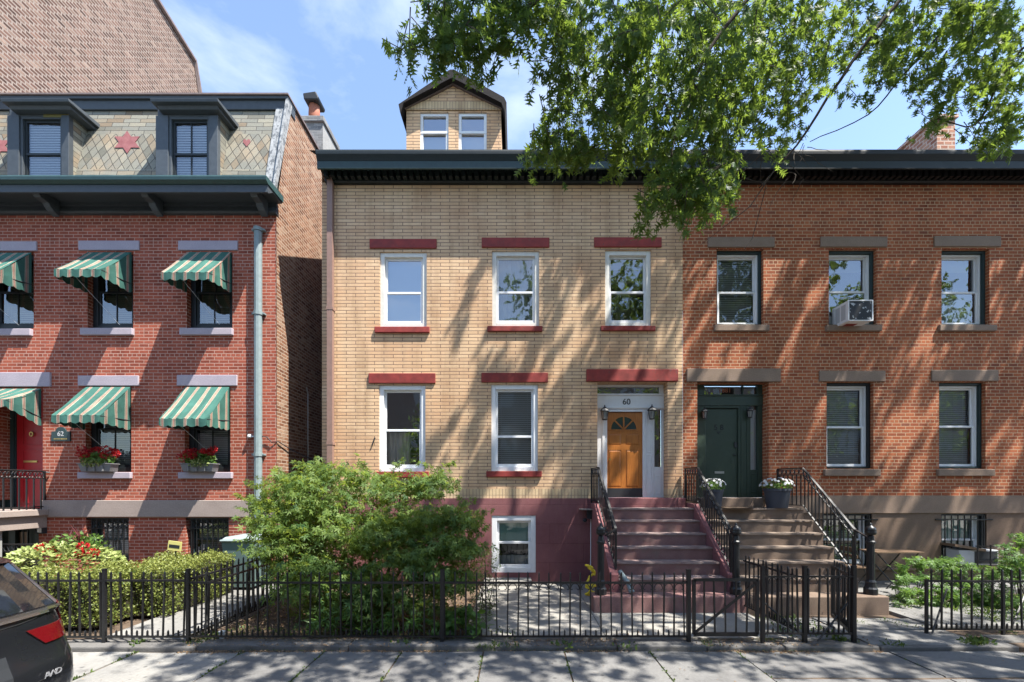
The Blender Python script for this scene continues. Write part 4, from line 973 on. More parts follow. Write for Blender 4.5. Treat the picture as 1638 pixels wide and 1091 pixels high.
# solid side of the brown stoop under its railing
def newel(parent, x, y, z0, h):
    m = MB(); prof = [(0.105,0),(0.105,0.10),(0.085,0.13),(0.075,0.20),(0.08,0.22),(0.062,0.26),(0.058,h-0.34),(0.075,h-0.32),(0.075,h-0.29),(0.058,h-0.27),(0.05,h-0.20),(0.035,h-0.18)]
    m.lathe(prof, (x,y,z0), 10); nw = m.build('newel_post', M['iron'], parent)
    m = MB(); m.lathe([(0.035,h-0.18),(0.075,h-0.165),(0.088,h-0.14),(0.088,h-0.115),(0.082,h-0.10),(0.088,h-0.09),(0.07,h-0.04),(0.035,h-0.015),(0.018,h+0.0),(0.024,h+0.02),(0.0,h+0.045)], (x,y,z0), 14); m.build('ball_finial', M['iron'], nw, smooth=True)
def railing(label, pts, zb, ht, nw, drop_line=None, space=0.105, curl=None):
    """pts: (x,y) along the rail with base heights zb; handrail ht above"""
    r = thing('stoop_railing', (pts[0][0], pts[0][1], zb[0]), label, 'railing', 'iron railings of the stoops')
    P = [Vector((x, y, z)) for (x, y), z in zip(pts, zb)]
    up = Vector((0,0,1))
    def flat(mb, path, w, h):
        for a, b in zip(path, path[1:]):
            d = (b-a); s_ = Vector((-d.y, d.x, 0)); s_.normalize(); s_ *= w/2
            mb.prism([a-s_-up*h/2, a+s_-up*h/2, a+s_+up*h/2, a-s_+up*h/2], d)
    m = MB(); top = [p+up*ht for p in P]; end = top + ([Vector(curl)] if curl else [])
    flat(m, end, 0.045, 0.022); m.build('handrail', M['iron'], r)
    m = MB(); flat(m, [p+up*(ht-0.15) for p in P], 0.03, 0.014); m.build('middle_rail', M['iron'], r)
    m = MB(); flat(m, [p+up*0.06 for p in P], 0.03, 0.016); m.build('bottom_rail', M['iron'], r)
    orn = MB(); first = None
    for a, b in zip(P, P[1:]):
        L_ = (Vector((b.x,b.y,0)) - Vector((a.x,a.y,0))).length; n = max(2, int(round(L_/space)))
        for k in range(n):
            t = (k+0.5)/n; p = a.lerp(b, t); dirv = (b-a).normalized()
            m = MB(); m.box(p.x-0.009, p.x+0.009, p.y-0.009, p.y+0.009, p.z+0.05, p.z+ht-0.15); m.build('baluster', M['iron'], r)
            c = p + up*(ht-0.078); rr = 0.048
            orn.tube([c + dirv*(rr*math.cos(q*math.pi/5)) + up*(rr*1.1*math.sin(q*math.pi/5)) for q in range(11)], 0.0085, 4, cap=False)
            c2 = c + dirv*(L_/n/2); orn.tube([c2 + up*0.06, c2 + dirv*0.02, c2 - up*0.06], 0.008, 4)
    orn.build('scrollwork', M['iron'], r)
    for p in (P[0], P[-1]):
        m = MB(); m.box(p.x-0.016, p.x+0.016, p.y-0.016, p.y+0.016, p.z+0.0, p.z+ht); m.build('end_post', M['iron'], r)
    newel(r, *nw)
    return r
railing('black iron railing on the left edge of the oxblood stoop', [(1.72,-0.06),(1.775,-0.62),(1.83,-2.0)], [1.80,1.80,0.62], 0.78, (1.50,-2.28,0.27,1.22), curl=(1.60,-2.22,1.30))
railing('black iron railing dividing the oxblood stoop from the brown one', [(3.85,-0.06),(3.905,-0.62),(3.91,-2.05)], [1.80,1.80,0.60], 0.78, (3.89,-2.27,0.27,1.22), curl=(3.89,-2.24,1.27))
railing('black iron railing on the right edge of the brown stoop', [(5.95,-0.06),(6.16,-0.62),(6.20,-2.0)], [1.71,1.71,0.52], 0.86, (6.26,-2.28,0.27,1.22), curl=(6.27,-2.24,1.25))

# porch slab and railing of the mansard house
pl = thing('porch_landing', (-11.5, -0.9, 1.6), 'grey stone landing in front of the red door of the mansard house', 'landing')
m = MB(); m.box(-13.2, -10.62, -1.9, -0.005, 1.52, 1.66); m.build('landing_slab', M['greyband'], pl, bevel=0.015)
m = MB(); m.box(-13.2, -10.70, -1.82, -0.005, 1.24, 1.518); m.build('landing_beam', M['greyband'], pl, bevel=0.01)
m = MB(); m.box(-11.02, -10.80, -1.0, -0.80, -0.2, 1.238); m.build('landing_pier', M['render'], pl)
pr = thing('porch_railing', (-10.74, -0.9, 1.66), 'grey iron porch railing with scrolls beside the red door', 'railing')
def panel_rail(r, a, b, z0, z1, space, mat, circ=0.05, dbl=False):
    a = Vector(a); b = Vector(b); d = (b-a).normalized(); up = Vector((0,0,1)); L_ = (b-a).length; n = int(L_/space)
    m = MB(); m.tube([a+up*z1, b+up*z1], 0.02, 6); m.build('handrail', M[mat], r)
    m = MB(); m.tube([a+up*(z1-0.16), b+up*(z1-0.16)], 0.011, 5); m.tube([a+up*(z0+0.06), b+up*(z0+0.06)], 0.012, 5); m.build('rail', M[mat], r)
    o = MB()
    for k in range(n):
        p = a + d*((k+0.5)*L_/n)
        mm = MB(); mm.box(p.x-0.011, p.x+0.011, p.y-0.011, p.y+0.011, p.z+z0, p.z+z1-0.16); mm.build('baluster', M[mat], r)
        c = p + up*(z1-0.085)
        for s_ in (-1, 1):
            o.tube([c + d*(s_*0.045) + d*(0.042*math.cos(q*math.pi/4)) + up*(0.06*math.sin(q*math.pi/4)) for q in range(8)], 0.009, 4)
    o.build('scrollwork', M[mat], r)
    for p in (a, b):
        mm = MB(); mm.box(p.x-0.018, p.x+0.018, p.y-0.018, p.y+0.018, p.z+z0-0.0, p.z+z1+0.01); mm.build('end_post', M[mat], r)
panel_rail(pr, (-10.76,-1.75,1.66), (-10.74,-0.03,1.66), 0.0, 0.86, 0.14, 'iron')
m = MB(); m.tube([(-10.74,-0.06,2.5),(-10.66,-0.06,2.5),(-10.62,-0.03,2.49)], 0.018, 6); m.build('wall_bracket', M['iron'], pr)
ar = thing('area_railing', (-10.9, -0.5, 0), 'low iron railing with scrolls before the basement door', 'railing')
panel_rail(ar, (-12.0,-0.75,0.0), (-10.05,-0.75,0.0), -0.1, 0.95, 0.19, 'iron')

# ------------------------------------------------------------------ lanterns, plaque, small fittings
def lantern(x, y, z, label, white=False):
    t = thing('wall_lantern', (x, y, z), label, 'lantern', 'wall lanterns beside the doors')
    mat = M['charcoal']
    m = MB(); m.box(x-0.03, x+0.03, y-0.015, y, z-0.05, z+0.09); m.tube([(x,y-0.01,z+0.06),(x,y-0.06,z+0.11),(x,y-0.09,z+0.09)], 0.010, 5); m.build('bracket', mat, t)
    m = MB(); m.lathe([(0.02,0.135),(0.03,0.12),(0.075,0.07),(0.082,0.055),(0.062,0.05)], (x,y-0.09,z), 8); m.lathe([(0.045,-0.11),(0.05,-0.095),(0.038,-0.09)], (x,y-0.09,z), 8)
    for k in range(6):
        a = k*math.pi/3; m.tube([(x+0.060*math.cos(a), y-0.09+0.060*math.sin(a), z+0.05), (x+0.043*math.cos(a), y-0.09+0.043*math.sin(a), z-0.09)], 0.006, 4)
    m.lathe([(0.0,0.175),(0.012,0.16),(0.008,0.135)], (x,y-0.09,z), 6); m.build('lamp_cage', mat, t)
    m = MB(); m.lathe([(0.052,0.048),(0.037,-0.088)], (x,y-0.09,z), 6); m.build('lamp_glass', NT('frosted_lamp_glass').set((0.22,0.22,0.21), 0.2), t)
    if 'orange' in label: t.scale = (1.35, 1.2, 1.25)
lantern(EX(965.5), 0.262, EZ(664), 'black wall lantern on the left of the orange wooden door')
lantern(EX(1040), 0.262, EZ(663), 'black wall lantern on the right of the orange wooden door')
lantern(GX(1123.5), 0.25, EZ(664), 'small wall lantern on the left of the green door')
lantern(GX(1195), 0.25, EZ(662.5), 'small wall lantern between the green door and its sidelight')
t = thing('bulkhead_lamp', (fx(69), 0, fz(846)), 'square wall lamp beside the basement door of the mansard house', 'lamp')
m = MB(); frame_rect(m, fx(63), fx(75.5), fz(853), fz(840), -0.10, -0.002, 0.025); m.build('lamp_housing', M['charcoal'], t); m = MB(); m.box(fx(64.5), fx(74), -0.085, -0.02, fz(852), fz(842)); m.build('lamp_glass', M['steel'], t)
# plaque
t = thing('house_plaque', (fx(99), 0, fz(696)), 'green arched number plaque on the red brick beside the red door', 'plaque')
m = MB(); pts = [(84,706),(114,706),(114,690.5),(110,690)]
pts += [(99+8.5*math.cos(math.pi*k/8), 690-6.8*math.sin(math.pi*k/8)) for k in range(9)] + [(88,690),(84,690.5)]
m.prism([(fx(a), -0.03, fz(b)) for a, b in pts], (0,0.028,0)); m.build('plate', M['tealgreen'], t, bevel=0.005)
def text_mesh(parent, s, size, loc, mat, name, rot=(90,0,0), depth=0.003, width=1.0):
    return text(parent, s, size, loc, mat, name, depth, rot, width)
text(t, '62', 0.15, (fx(99), -0.032, fz(694.5)), M['blind'], 'number', 0.002)
m = MB()
for k, w_ in enumerate((0.03,0.022,0.03,0.026,0.018,0.04,0.03,0.03,0.024,0.03)):
    x = fx(88.5) + k*0.031; m.box(x, x+w_*0.7, -0.034, -0.0305, fz(703.2), fz(701.4))
m.build('small_lettering', M['brass'], t)
t = thing('security_camera', (1.66, -0.3, 1.5), 'small black security camera under a ledge on the maroon basement wall', 'camera')
m = MB(); m.box(1.44, 1.72, -0.36, -0.04, 1.655, 1.675); m.build('ledge', M['greyband'], t)
m = MB(); m.box(1.60, 1.70, -0.26, -0.12, 1.45, 1.653); m.build('housing', M['charcoal'], t, bevel=0.01)
m = MB(); m.lathe([(0.0,-0.05),(0.035,-0.035),(0.05,0.0),(0.035,0.035),(0.0,0.05)], (1.55,-0.2,1.42), 12); m.build('lens_ball', M['charcoal'], t, smooth=True)
m = MB(); m.tube([(1.69,-0.16,1.44),(1.69,-0.14,0.9),(1.69,-0.12,0.15)], 0.011, 6); tag(m.build('cable_pipe', M['white']), 'thin white cable pipe running down the corner of the stoop', 'pipe')
m = MB(); hd = 7.75
hz_ = []
for k in range(46):
    a = k*0.55; hz_.append(Vector((1.36+0.07*math.cos(a)+0.02*math.sin(a*3.1), -2.02+0.06*math.sin(a), 0.43+0.21*math.sin(a*0.23+0.6)+0.10*math.sin(a*0.5))))
m.tube(hz_, 0.022, 6); tag(m.build('hose_bundle', flat('yellow_hose', (0.62,0.47,0.03), 0.5)), 'bright yellow coil hung by the newel post of the oxblood stoop', 'hose')
m = MB(); m.tube([(1.90,-2.0,0.62),(2.02,-2.22,0.42)], 0.045, 10); m.tube([(2.02,-2.22,0.42),(2.05,-2.28,0.30)], 0.05, 10); tag(m.build('drain_spout', M['pipegreen']), 'short grey blue pipe stub at the foot of the oxblood stoop', 'pipe')
m = MB(); m.tube([(LR-0.42,-0.03,3.2),(LR-0.3,-0.06,3.32),(LR-0.2,-0.05,3.3),(LR-0.1,-0.04,3.18),(LR+0.03,0.0,3.2),(LR+0.05,0.6,3.05),(LR+0.06,1.6,2.9)], 0.012, 5); tag(m.build('loose_cable', M['charcoal']), 'black cable looping round the corner of the mansard house into the alley', 'cable')
m = MB(); m.tube([(LR+0.03,1.35,4.75),(LR+0.03,1.42,4.6),(LR+0.03,1.42,0.2)], 0.016, 5); tag(m.build('alley_conduit', M['steel']), 'thin grey conduit on the dark alley wall', 'conduit')
m = MB(); m.lathe([(0.03,0),(0.05,0.03),(0.04,0.08)], (fx(402),-0.06,fz(701)), 8); m.tube([(fx(404),-0.06,fz(699)),(fx(410),-0.03,fz(698))], 0.015, 5); tag(m.build('flood_lamp', M['white']), 'small white lamp by the pale downpipe of the mansard house', 'lamp')

# ------------------------------------------------------------------ window air conditioner
t = thing('window_air_conditioner', (fx(1368), -0.2, fz(516)), 'white air conditioner with dented black grille in the middle upstairs window', 'air conditioner')
d1 = 9.62; X_ = lambda p, d=d1: (p-825)*d/700; Z_ = lambda p, d=d1: 2.15-(p-780)*d/700
ax0, ax1, az0, az1 = X_(1357), X_(1396.5), Z_(513), Z_(480)
m = MB(); m.box(ax0, ax1, -0.36, 0.12, az0, az1); m.build('case', M['white'], t, bevel=0.01)
m = MB(); frame_rect(m, ax0-0.004, ax1+0.004, az0-0.004, az1+0.004, -0.385, -0.355, 0.022); m.build('front_rim', M['white'], t, bevel=0.004)
def fin_mat():
    k = NT('dented_condenser_fins'); uv = k.uv(); n = k.noise(uv, 13, 3, 0.5); c = k.ramp(n, [(0.60,(0.012,0.012,0.014)), (0.63,(0.4,0.4,0.4))]); return k.set(c, 0.5, 0.3)
m = MB(); m.box(ax0+0.022, ax1-0.022, -0.372, -0.3605, az0+0.022, az1-0.022); m.build('condenser_grille', fin_mat(), t)
m = MB()
for k in range(2): m.box(ax0-0.005, ax0+0.001, -0.30+k*0.17, -0.17+k*0.17, az0+0.06, az1-0.06)
m.build('side_louvre', M['blind'], t)
m = MB(); m.box(fx(1328), fx(1400), 0.155, 0.17, az0-0.05, Z_(491)); m.build('side_panel', M['blind'], t)
m = MB(); m.box(ax0+0.1, ax0+0.35, -0.2, 0.05, fz(520.5), az0-0.002); m.build('support_block', M['redtrim'], t)
t = thing('window_air_conditioner', (fx(1545), -0.2, fz(890)), 'old air conditioner under a board in the barred basement window', 'air conditioner')
m = MB(); m.box(fx(1513), fx(1574), -0.30, 0.06, fz(900), fz(877)); m.build('case', M['blind'], t, bevel=0.01)
m = MB(); m.box(fx(1537), fx(1572), -0.31, -0.301, fz(898), fz(879)); m.build('condenser_grille', M['charcoal'], t)
m = MB(); m.prism([(fx(1504),-0.34,fz(871)),(fx(1552),-0.34,fz(879)),(fx(1552),-0.34,fz(875)),(fx(1504),-0.34,fz(867))], (0,0.33,0)); m.build('cover_board', M['tablewood'], t)
m = MB()
for xx in (1535, 1555, 1577): m.box(fx(xx)-0.01, fx(xx)+0.01, -0.40, -0.38, fz(903), fz(868))
for zz in (870, 893, 900): m.box(fx(1532), fx(1588), -0.40, -0.385, fz(zz+0.7), fz(zz-0.7))
m.build('cage', M['iron'], t)

# ------------------------------------------------------------------ awnings
def awning(px0, px1, pytop, drop, label, proj=0.73, side_drop=0.93, wide=False):
    x0, x1, zt = fx(px0), fx(px1), fz(pytop)
    t = thing('window_awning', ((x0+x1)/2, 0, zt), label, 'awning', 'striped awnings of the mansard house')
    drop *= random.uniform(0.95, 1.06); sagk = random.uniform(0.03, 0.06); ph = random.uniform(0, 6)
    n = 32; m = MB(); zf = zt - drop
    for a in range(8):
        for k in range(n):
            xa, xb = x0+(x1-x0)*k/n, x0+(x1-x0)*(k+1)/n
            f0, f1 = a/8, (a+1)/8
            P = lambda x, f: (x, -0.02-proj*f, zt-drop*f-sagk*math.sin(math.pi*f)*(0.5+0.35*math.cos((x-x0)*13+ph)+0.2*math.cos((x-x0)*29+f*5+ph)) + 0.012*math.sin((x-x0)*40+ph)*f)
            m.quad(P(xa,f0), P(xa,f1), P(xb,f1), P(xb,f0), uv=[(xa,f0),(xa,f1),(xb,f1),(xb,f0)])
    m.build('canopy', M['awning'], t, solid=0.004)
    m = MB(); q = 48
    sc = lambda u: 0.135 + 0.035*abs(math.sin(math.pi*u/0.2))
    for k in range(q):
        xa, xb = x0+(x1-x0)*k/q, x0+(x1-x0)*(k+1)/q
        ya, yb = -0.022-proj-0.01*math.sin(xa*17), -0.022-proj-0.01*math.sin(xb*17)
        m.quad((xa,ya,zf-sc(xa-x0)),(xb,yb,zf-sc(xb-x0)),(xb,-0.02-proj,zf+0.001),(xa,-0.02-proj,zf+0.001))
    m.build('valance', M['awning'], t, solid=0.004)
    for xs_ in (x0, x1):
        m = MB(); q = 26
        for k in range(q):
            fa, fb = k/q, (k+1)/q
            def zz(f): return zt-drop*f-0.03*math.sin(math.pi*f)
            def lo(f): 
                base = (zt-side_drop)*(1-f) + (zf-0.15)*f
                return base - 0.035*abs(math.sin(math.pi*f*4)) + 0.02
            off = lambda f, g: xs_ + 0.02*math.sin(f*9+g*3)*(1 if xs_ > x0 else -1)*f*(1-f)*4*0.6
            ya, yb = -0.02-proj*fa, -0.02-proj*fb
            for g0, g1 in ((0,0.5),(0.5,1.0)):
                za0, za1 = zz(fa)+(lo(fa)-zz(fa))*g0, zz(fa)+(lo(fa)-zz(fa))*g1
                zb0, zb1 = zz(fb)+(lo(fb)-zz(fb))*g0, zz(fb)+(lo(fb)-zz(fb))*g1
                m.quad((off(fa,g1),ya,za1),(off(fb,g1),yb,zb1),(off(fb,g0),yb,zb0),(off(fa,g0),ya,za0))
        m.build('side_flap', M['awning'], t, solid=0.004)
    m = MB(); m.tube([(x0,-0.01,zt-side_drop*0.78),(x0,-0.01-proj,zf-0.01),(x1,-0.01-proj,zf-0.01),(x1,-0.01,zt-side_drop*0.78)], 0.011, 6)
    m.build('frame', M['charcoal'], t)
    m = MB(); m.tube([(x0+0.42*(x1-x0)+0.0,-0.01-proj,zf-0.12),((x0+x1)/2+0.25,-0.04,zt-1.66 if not wide else zf-0.3)], 0.0035, 4); m.build('cord', M['blind'], t)
    return t
awning(141.5, 211.5, 404.5, 0.78, 'striped awning over the upstairs window near the left dormer, middle of its row')
awning(300, 371, 404, 0.78, 'striped awning over the upstairs window nearest the pale downpipe')
awning(-20, 52, 405, 0.78, 'striped awning over the upstairs window cut by the left edge of the photo')
awning(138, 209.5, 619.5, 0.80, 'striped awning over the ground floor window right of the green plaque', side_drop=0.98)
awning(297, 367.5, 619.5, 0.80, 'striped awning over the ground floor window nearest the pale downpipe', side_drop=0.98)
awning(-60, 67.5, 622, 0.40, 'wide striped awning above the red front door', side_drop=0.86, proj=0.70, wide=True)

# ------------------------------------------------------------------ bins, sign, garden furniture
t = thing('wheelie_bin', (-5.80, -0.85, 0), 'grey green wheelie bin with a pale lid behind the hedge', 'bin')
m = MB(); bx, by = -5.80, -0.52
lo = [(bx-0.27,by-0.30,0.06),(bx+0.27,by-0.30,0.06),(bx+0.27,by+0.30,0.06),(bx-0.27,by+0.30,0.06)]; hi = [(bx-0.33,by-0.36,1.02),(bx+0.33,by-0.36,1.02),(bx+0.33,by+0.36,1.02),(bx-0.33,by+0.36,1.02)]
for k in range(4): m.quad(lo[k], lo[(k+1)%4], hi[(k+1)%4], hi[k])
m.poly(lo[::-1]); m.poly(hi); bin_m = flat('bin_plastic', (0.10,0.15,0.145), 0.5); m.build('bin_body', bin_m, t, bevel=0.02)
m = MB(); m.box(bx-0.36, bx+0.36, by-0.40, by+0.40, 1.02, 1.065); m.prism([(bx-0.34,by-0.37,1.065),(bx+0.34,by-0.37,1.065),(bx+0.30,by-0.30,1.115),(bx-0.30,by-0.30,1.115)], (0,0.68,0)); m.build('lid', flat('bin_lid_plastic', (0.24,0.29,0.29), 0.4), t, bevel=0.02)
m = MB(); m.tube([(bx-0.2,by+0.37,0.98),(bx-0.2,by+0.44,1.0),(bx+0.2,by+0.44,1.0),(bx+0.2,by+0.37,0.98)], 0.016, 6); m.build('handle', bin_m, t)
for s_ in (-1, 1):
    m = MB(); m.tube([(bx+s_*0.24,by+0.33,0.10),(bx+s_*0.31,by+0.33,0.10)], 0.10, 12); m.build('wheel', M['charcoal'], t)
t = thing('yard_sign', (-6.75, -1.45, 0), 'small yellow sign board tilted above the hedge', 'sign')
m = MB(); c0 = W(279, 873.5, 8.55); s_ = 8.55/700
def tilt(px_, py_, dy=0.0):
    a = R(-7); x, z = (px_)*s_, (-py_)*s_; return (c0.x + x*math.cos(a) - z*math.sin(a), c0.y+dy, c0.z + x*math.sin(a) + z*math.cos(a))
m.prism([tilt(-10.5,7.5), tilt(10.5,7.5), tilt(10.5,-7.5), tilt(-10.5,-7.5)], (0,0.02,0)); m.build('board', flat('yellow_board', (0.55,0.50,0.17), 0.6), t)
m = MB(); m.prism([tilt(-8.5,3.0,-0.004), tilt(8.5,3.0,-0.004), tilt(8.5,-2.0,-0.004), tilt(-8.5,-2.0,-0.004)], (0,0.003,0)); m.build('dark_stripe', M['charcoal'], t)
m = MB(); m.box(c0.x-0.012, c0.x+0.012, c0.y+0.021, c0.y+0.04, -0.05, c0.z); m.build('stake', M['charcoal'], t)
# folding table and chair
t = thing('folding_table', (7.75, -0.55, 0), 'small folding table with a wooden slat top against the brown wall', 'table')
m = MB(); tx0, tx1, ty0, ty1, tz = 7.55, 8.55, -0.85, -0.35, 0.80
for k in range(7): m.box(tx0, tx1, ty0+k*0.072, ty0+k*0.072+0.062, tz-0.022, tz)
m.build('slat_top', M['tablewood'], t)
for s_ in (0, 1):
    y = ty0+0.06 if s_ == 0 else ty1-0.06
    m = MB(); m.tube([(tx0+0.05,y,tz-0.025),(tx1-0.25,y,0.0)], 0.012, 5); m.build('leg', M['iron'], t); m = MB(); m.tube([(tx1-0.05,y+0.02,tz-0.025),(tx0+0.25,y+0.02,0.0)], 0.012, 5); m.build('leg', M['iron'], t)
t = thing('folding_chair', (7.25, -0.6, 0), 'folding bistro chair with wooden slats beside the newel post', 'chair')
cx = 7.28
for y in (-0.80, -0.42):
    m = MB(); m.tube([(cx-0.14,y,0.88),(cx+0.22,y,0.0)], 0.011, 5); m.build('leg', M['iron'], t); m = MB(); m.tube([(cx+0.20,y+0.02,0.46),(cx-0.18,y+0.02,0.0)], 0.011, 5); m.build('leg', M['iron'], t)
m = MB()
for k in range(5): m.box(cx-0.14+k*0.075, cx-0.08+k*0.075, -0.82, -0.40, 0.455, 0.472)
m.build('seat', M['tablewood'], t)
m = MB(); m.box(cx-0.155, cx-0.135, -0.82, -0.40, 0.78, 0.88); m.box(cx-0.12, cx-0.10, -0.82, -0.40, 0.66, 0.72); m.build('backrest', M['tablewood'], t)
# drink cup
m = MB(); c0 = W(355, 1016, 6.3); m.lathe([(0.03,0),(0.042,0.1),(0.046,0.1),(0.047,0.115),(0.0,0.13)], (c0.x, c0.y, -0.03), 12); tag(m.build('plastic_cup', flat('cloudy_plastic', (0.5,0.52,0.52), 0.2)), 'discarded clear plastic cup in the dirt behind the fence', 'cup')

# ------------------------------------------------------------------ fences
PK = {}
def picket(parent, x, y, z0, z1, w=0.019, name='picket', dirx=1):
    key = (round(z1-z0, 2), w)
    if key not in PK:
        m = MB(); h = round(z1-z0, 2); r = w/2
        i = [(-r,-r,0),(r,-r,0),(r,r,0),(-r,r,0)]
        m.box(-r, r, -r, r, 0, h-0.025); tt = (0,0,h)
        m.poly([(-r,-r,h-0.025),(r,-r,h-0.025),tt]); m.poly([(r,-r,h-0.025),(r,r,h-0.025),tt]); m.poly([(r,r,h-0.025),(-r,r,h-0.025),tt]); m.poly([(-r,r,h-0.025),(-r,-r,h-0.025),tt])
        me_o = m.build(name, M['iron']); PK[key] = me_o.data; bpy.data.objects.remove(me_o)
    o = bpy.data.objects.new(name, PK[key]); COL.objects.link(o); o.parent = parent; o.location = Vector((x,y,z0)) - ORG[parent.name]; ORG[o.name] = Vector((x,y,z0)) 
    o.rotation_euler = (random.uniform(-0.022,0.022), random.uniform(-0.022,0.022), random.uniform(-0.3,0.3))
    return o
def fence(label, a, b, n, posts=(), zt=0.845, zp=0.98, zb=0.055, short=True, scroll=(), za_off=0.0, group='iron picket fences along the pavement', name='iron_fence', postw=0.04, hpost=1.0, toprail=0.013):
    a = Vector((*a, 0)); b = Vector((*b, 0)); d = (b-a); L_ = d.length; u = d.normalized(); nrm = Vector((-u.y, u.x, 0))
    f = thing(name, ((a+b)/2)[:], label, 'fence', group)
    def bar(p, q, z, h, w):
        m = MB(); up = Vector((0,0,1)); p = Vector((p.x,p.y,z)); q = Vector((q.x,q.y,z)); m.prism([p-nrm*w-up*h, p+nrm*w-up*h, p+nrm*w+up*h, p-nrm*w+up*h], q-p); return m
    bar(a, b, zt, toprail, 0.017).build('top_rail', M['iron'], f); bar(a, b, zb, 0.011, 0.017).build('bottom_rail', M['iron'], f)
    for k in range(n):
        p = a + d*((k+0.5)/n); picket(f, p.x, p.y, zb-0.01, zp + random.uniform(-0.006, 0.006)*0)
        if short:
            p = a + d*((k+1.0)/n)
            if k < n-1: picket(f, p.x, p.y, zb-0.01, zb+0.10, name='short_picket')
    for t_ in posts:
        p = a + d*t_; m = MB(); w = postw; m.box(p.x-w, p.x+w, p.y-w, p.y+w, -0.08, hpost); m.prism([(p.x-w-0.004,p.y-w-0.004,hpost),(p.x+w+0.004,p.y-w-0.004,hpost),(p.x+w+0.004,p.y+w+0.004,hpost),(p.x-w-0.004,p.y+w+0.004,hpost)], (0,0,0.012)); m.build('post', M['iron'], f)
    if scroll:
        m = MB(); s0, s1 = scroll
        for k in range(n-1):
            t_ = (k+1.0)/n
            if not (s0 <= t_ <= s1): continue
            c = a + d*t_ + Vector((0,0,zt-0.013)); hw = L_/n/2 - 0.012
            for sg in (-1, 1):
                m.tube([c + u*(sg*hw*math.sin(q*math.pi/8)) + Vector((0,0,-0.075*(1-math.cos(q*math.pi/8))/1)) for q in range(5)] + [c + u*(sg*(hw-0.012)) + Vector((0,0,-0.088)), c + u*(sg*(hw-0.028)) + Vector((0,0,-0.078))], 0.006, 4)
        m.build('scrollwork', M['iron'], f)
    return f
def XY(px_, d): return ((px_-825)*d/700, d-10)
fence('black picket fence in front of the clipped hedge, left end of the pavement', XY(-130, 6.13), XY(302, 6.15), 26, posts=(0.687, 0.998), postw=0.021)
fence('black picket fence in front of the maple and the concrete yard', XY(304, 6.15), XY(1103, 6.15), 48, posts=(0.505, 0.998), zt=0.815, zp=0.97, zb=0.06, scroll=(0.58, 1.0), postw=0.026, hpost=0.99)
fence('black picket fence before the brown stoop, between the closed gate and the open one', XY(1220, 6.15), XY(1366, 6.15), 9, posts=(0.0, 0.46, 0.998), zt=0.90, zp=1.03, zb=0.10, scroll=(0,1), postw=0.024, hpost=1.04)
fence('black picket fence in front of the ferny bed, right end of the pavement', XY(1482, 6.52), XY(1790, 6.45), 19, posts=(0.0, 0.40), zt=0.76, zp=0.95, zb=0.045, scroll=(0,1), postw=0.017, hpost=0.77)
fence('side fence running back beside the stone path to the mansard house', (-4.60,-3.80), (-4.62,-0.3), 25, group='side fences between the gardens', zt=0.86, zp=0.985)
fence('lower side fence running back beside the maple', (-4.46,-3.72), (-4.46,-0.4), 24, group='side fences between the gardens', zt=0.775, zp=0.90, short=True)
fence('side fence running back from the pavement to the newel between the stoops', (3.99,-3.75), (3.95,-2.42), 11, group='side fences between the gardens', zt=0.885, zp=1.0, zb=0.12)
# diagonal stays of the right hand fence
def gate(label, a, b, zt, zb, zp, nbar, diag, pick=False, grp='iron garden gates'):
    a = Vector((*a,0)); b = Vector((*b,0)); d = b-a; u = d.normalized(); nrm = Vector((-u.y,u.x,0))
    g_ = thing('garden_gate', ((a+b)/2)[:], label, 'gate', grp)
    up = Vector((0,0,1))
    def bar(p, q, w, h):
        m = MB(); dd_ = q-p; e = dd_.normalized(); s_ = e.cross(nrm).normalized(); m.prism([p-nrm*w-s_*h, p+nrm*w-s_*h, p+nrm*w+s_*h, p-nrm*w+s_*h], dd_); return m
    V = lambda t_, z: a + d*t_ + up*z
    m = bar(V(0,zb), V(0,zt), 0.02, 0.02); m2 = bar(V(1,zb), V(1,zt), 0.02, 0.02)
    m.build('stile', M['iron'], g_); m2.build('stile', M['iron'], g_)
    bar(V(0,zt), V(1,zt), 0.02, 0.02).build('top_rail', M['iron'], g_); bar(V(0,zb), V(1,zb), 0.02, 0.024).build('bottom_rail', M['iron'], g_)
    for k in range(nbar):
        t_ = (k+1)/(nbar+1); p = V(t_, 0); picket(g_, p.x, p.y, zb, (zp if pick else zt))
        if pick and k < nbar: p = V((k+0.5)/(nbar+1), 0); picket(g_, p.x, p.y, zb, zb+0.11, name='short_picket')
    p0, p1 = diag; q = Vector(nrm)*(-0.03)
    bar(V(*p0)+q, V(*p1)+q, 0.006, 0.018).build('brace', M['iron'], g_)
    m = MB(); 
    for zz in (zt-0.12, zb+0.12): c = V(0,zz); m.tube([c-up*0.04, c+up*0.04], 0.024, 8)
    m.build('hinge', M['iron'], g_)
    return g_
gate('closed black iron gate with one diagonal brace before the oxblood stoop', XY(1110,6.15), XY(1211,6.15), 0.855, 0.09, 0.855, 5, ((0.0,0.12),(0.95,0.80)))
gate('open iron gate swung back towards the brown stoop', (4.74,-3.80), (5.05,-3.02), 0.90, 0.12, 1.02, 6, ((0.02,0.75),(0.95,0.05)), pick=True)
for (label, p, q) in (('thin slanting iron stay behind the fence before the brown stoop, left of two', W(1213,956,6.35), W(1290,1022,6.2)), ('thin slanting iron stay behind the fence before the brown stoop, right of two', W(1362,957,6.3), W(1308,1025,6.0)), ('thin slanting iron stay at the left end of the fence before the ferny bed', W(1515,942,6.7), W(1491,1013,6.45)), ('thin slanting iron stay near the right end of the fence before the ferny bed', W(1640,950,6.8), W(1618,1004,6.5))):
    m = MB(); m.tube([p, q], 0.013, 5); tag(m.build('fence_stay', M['iron']), label, 'stay', 'slanting stays of the fences')
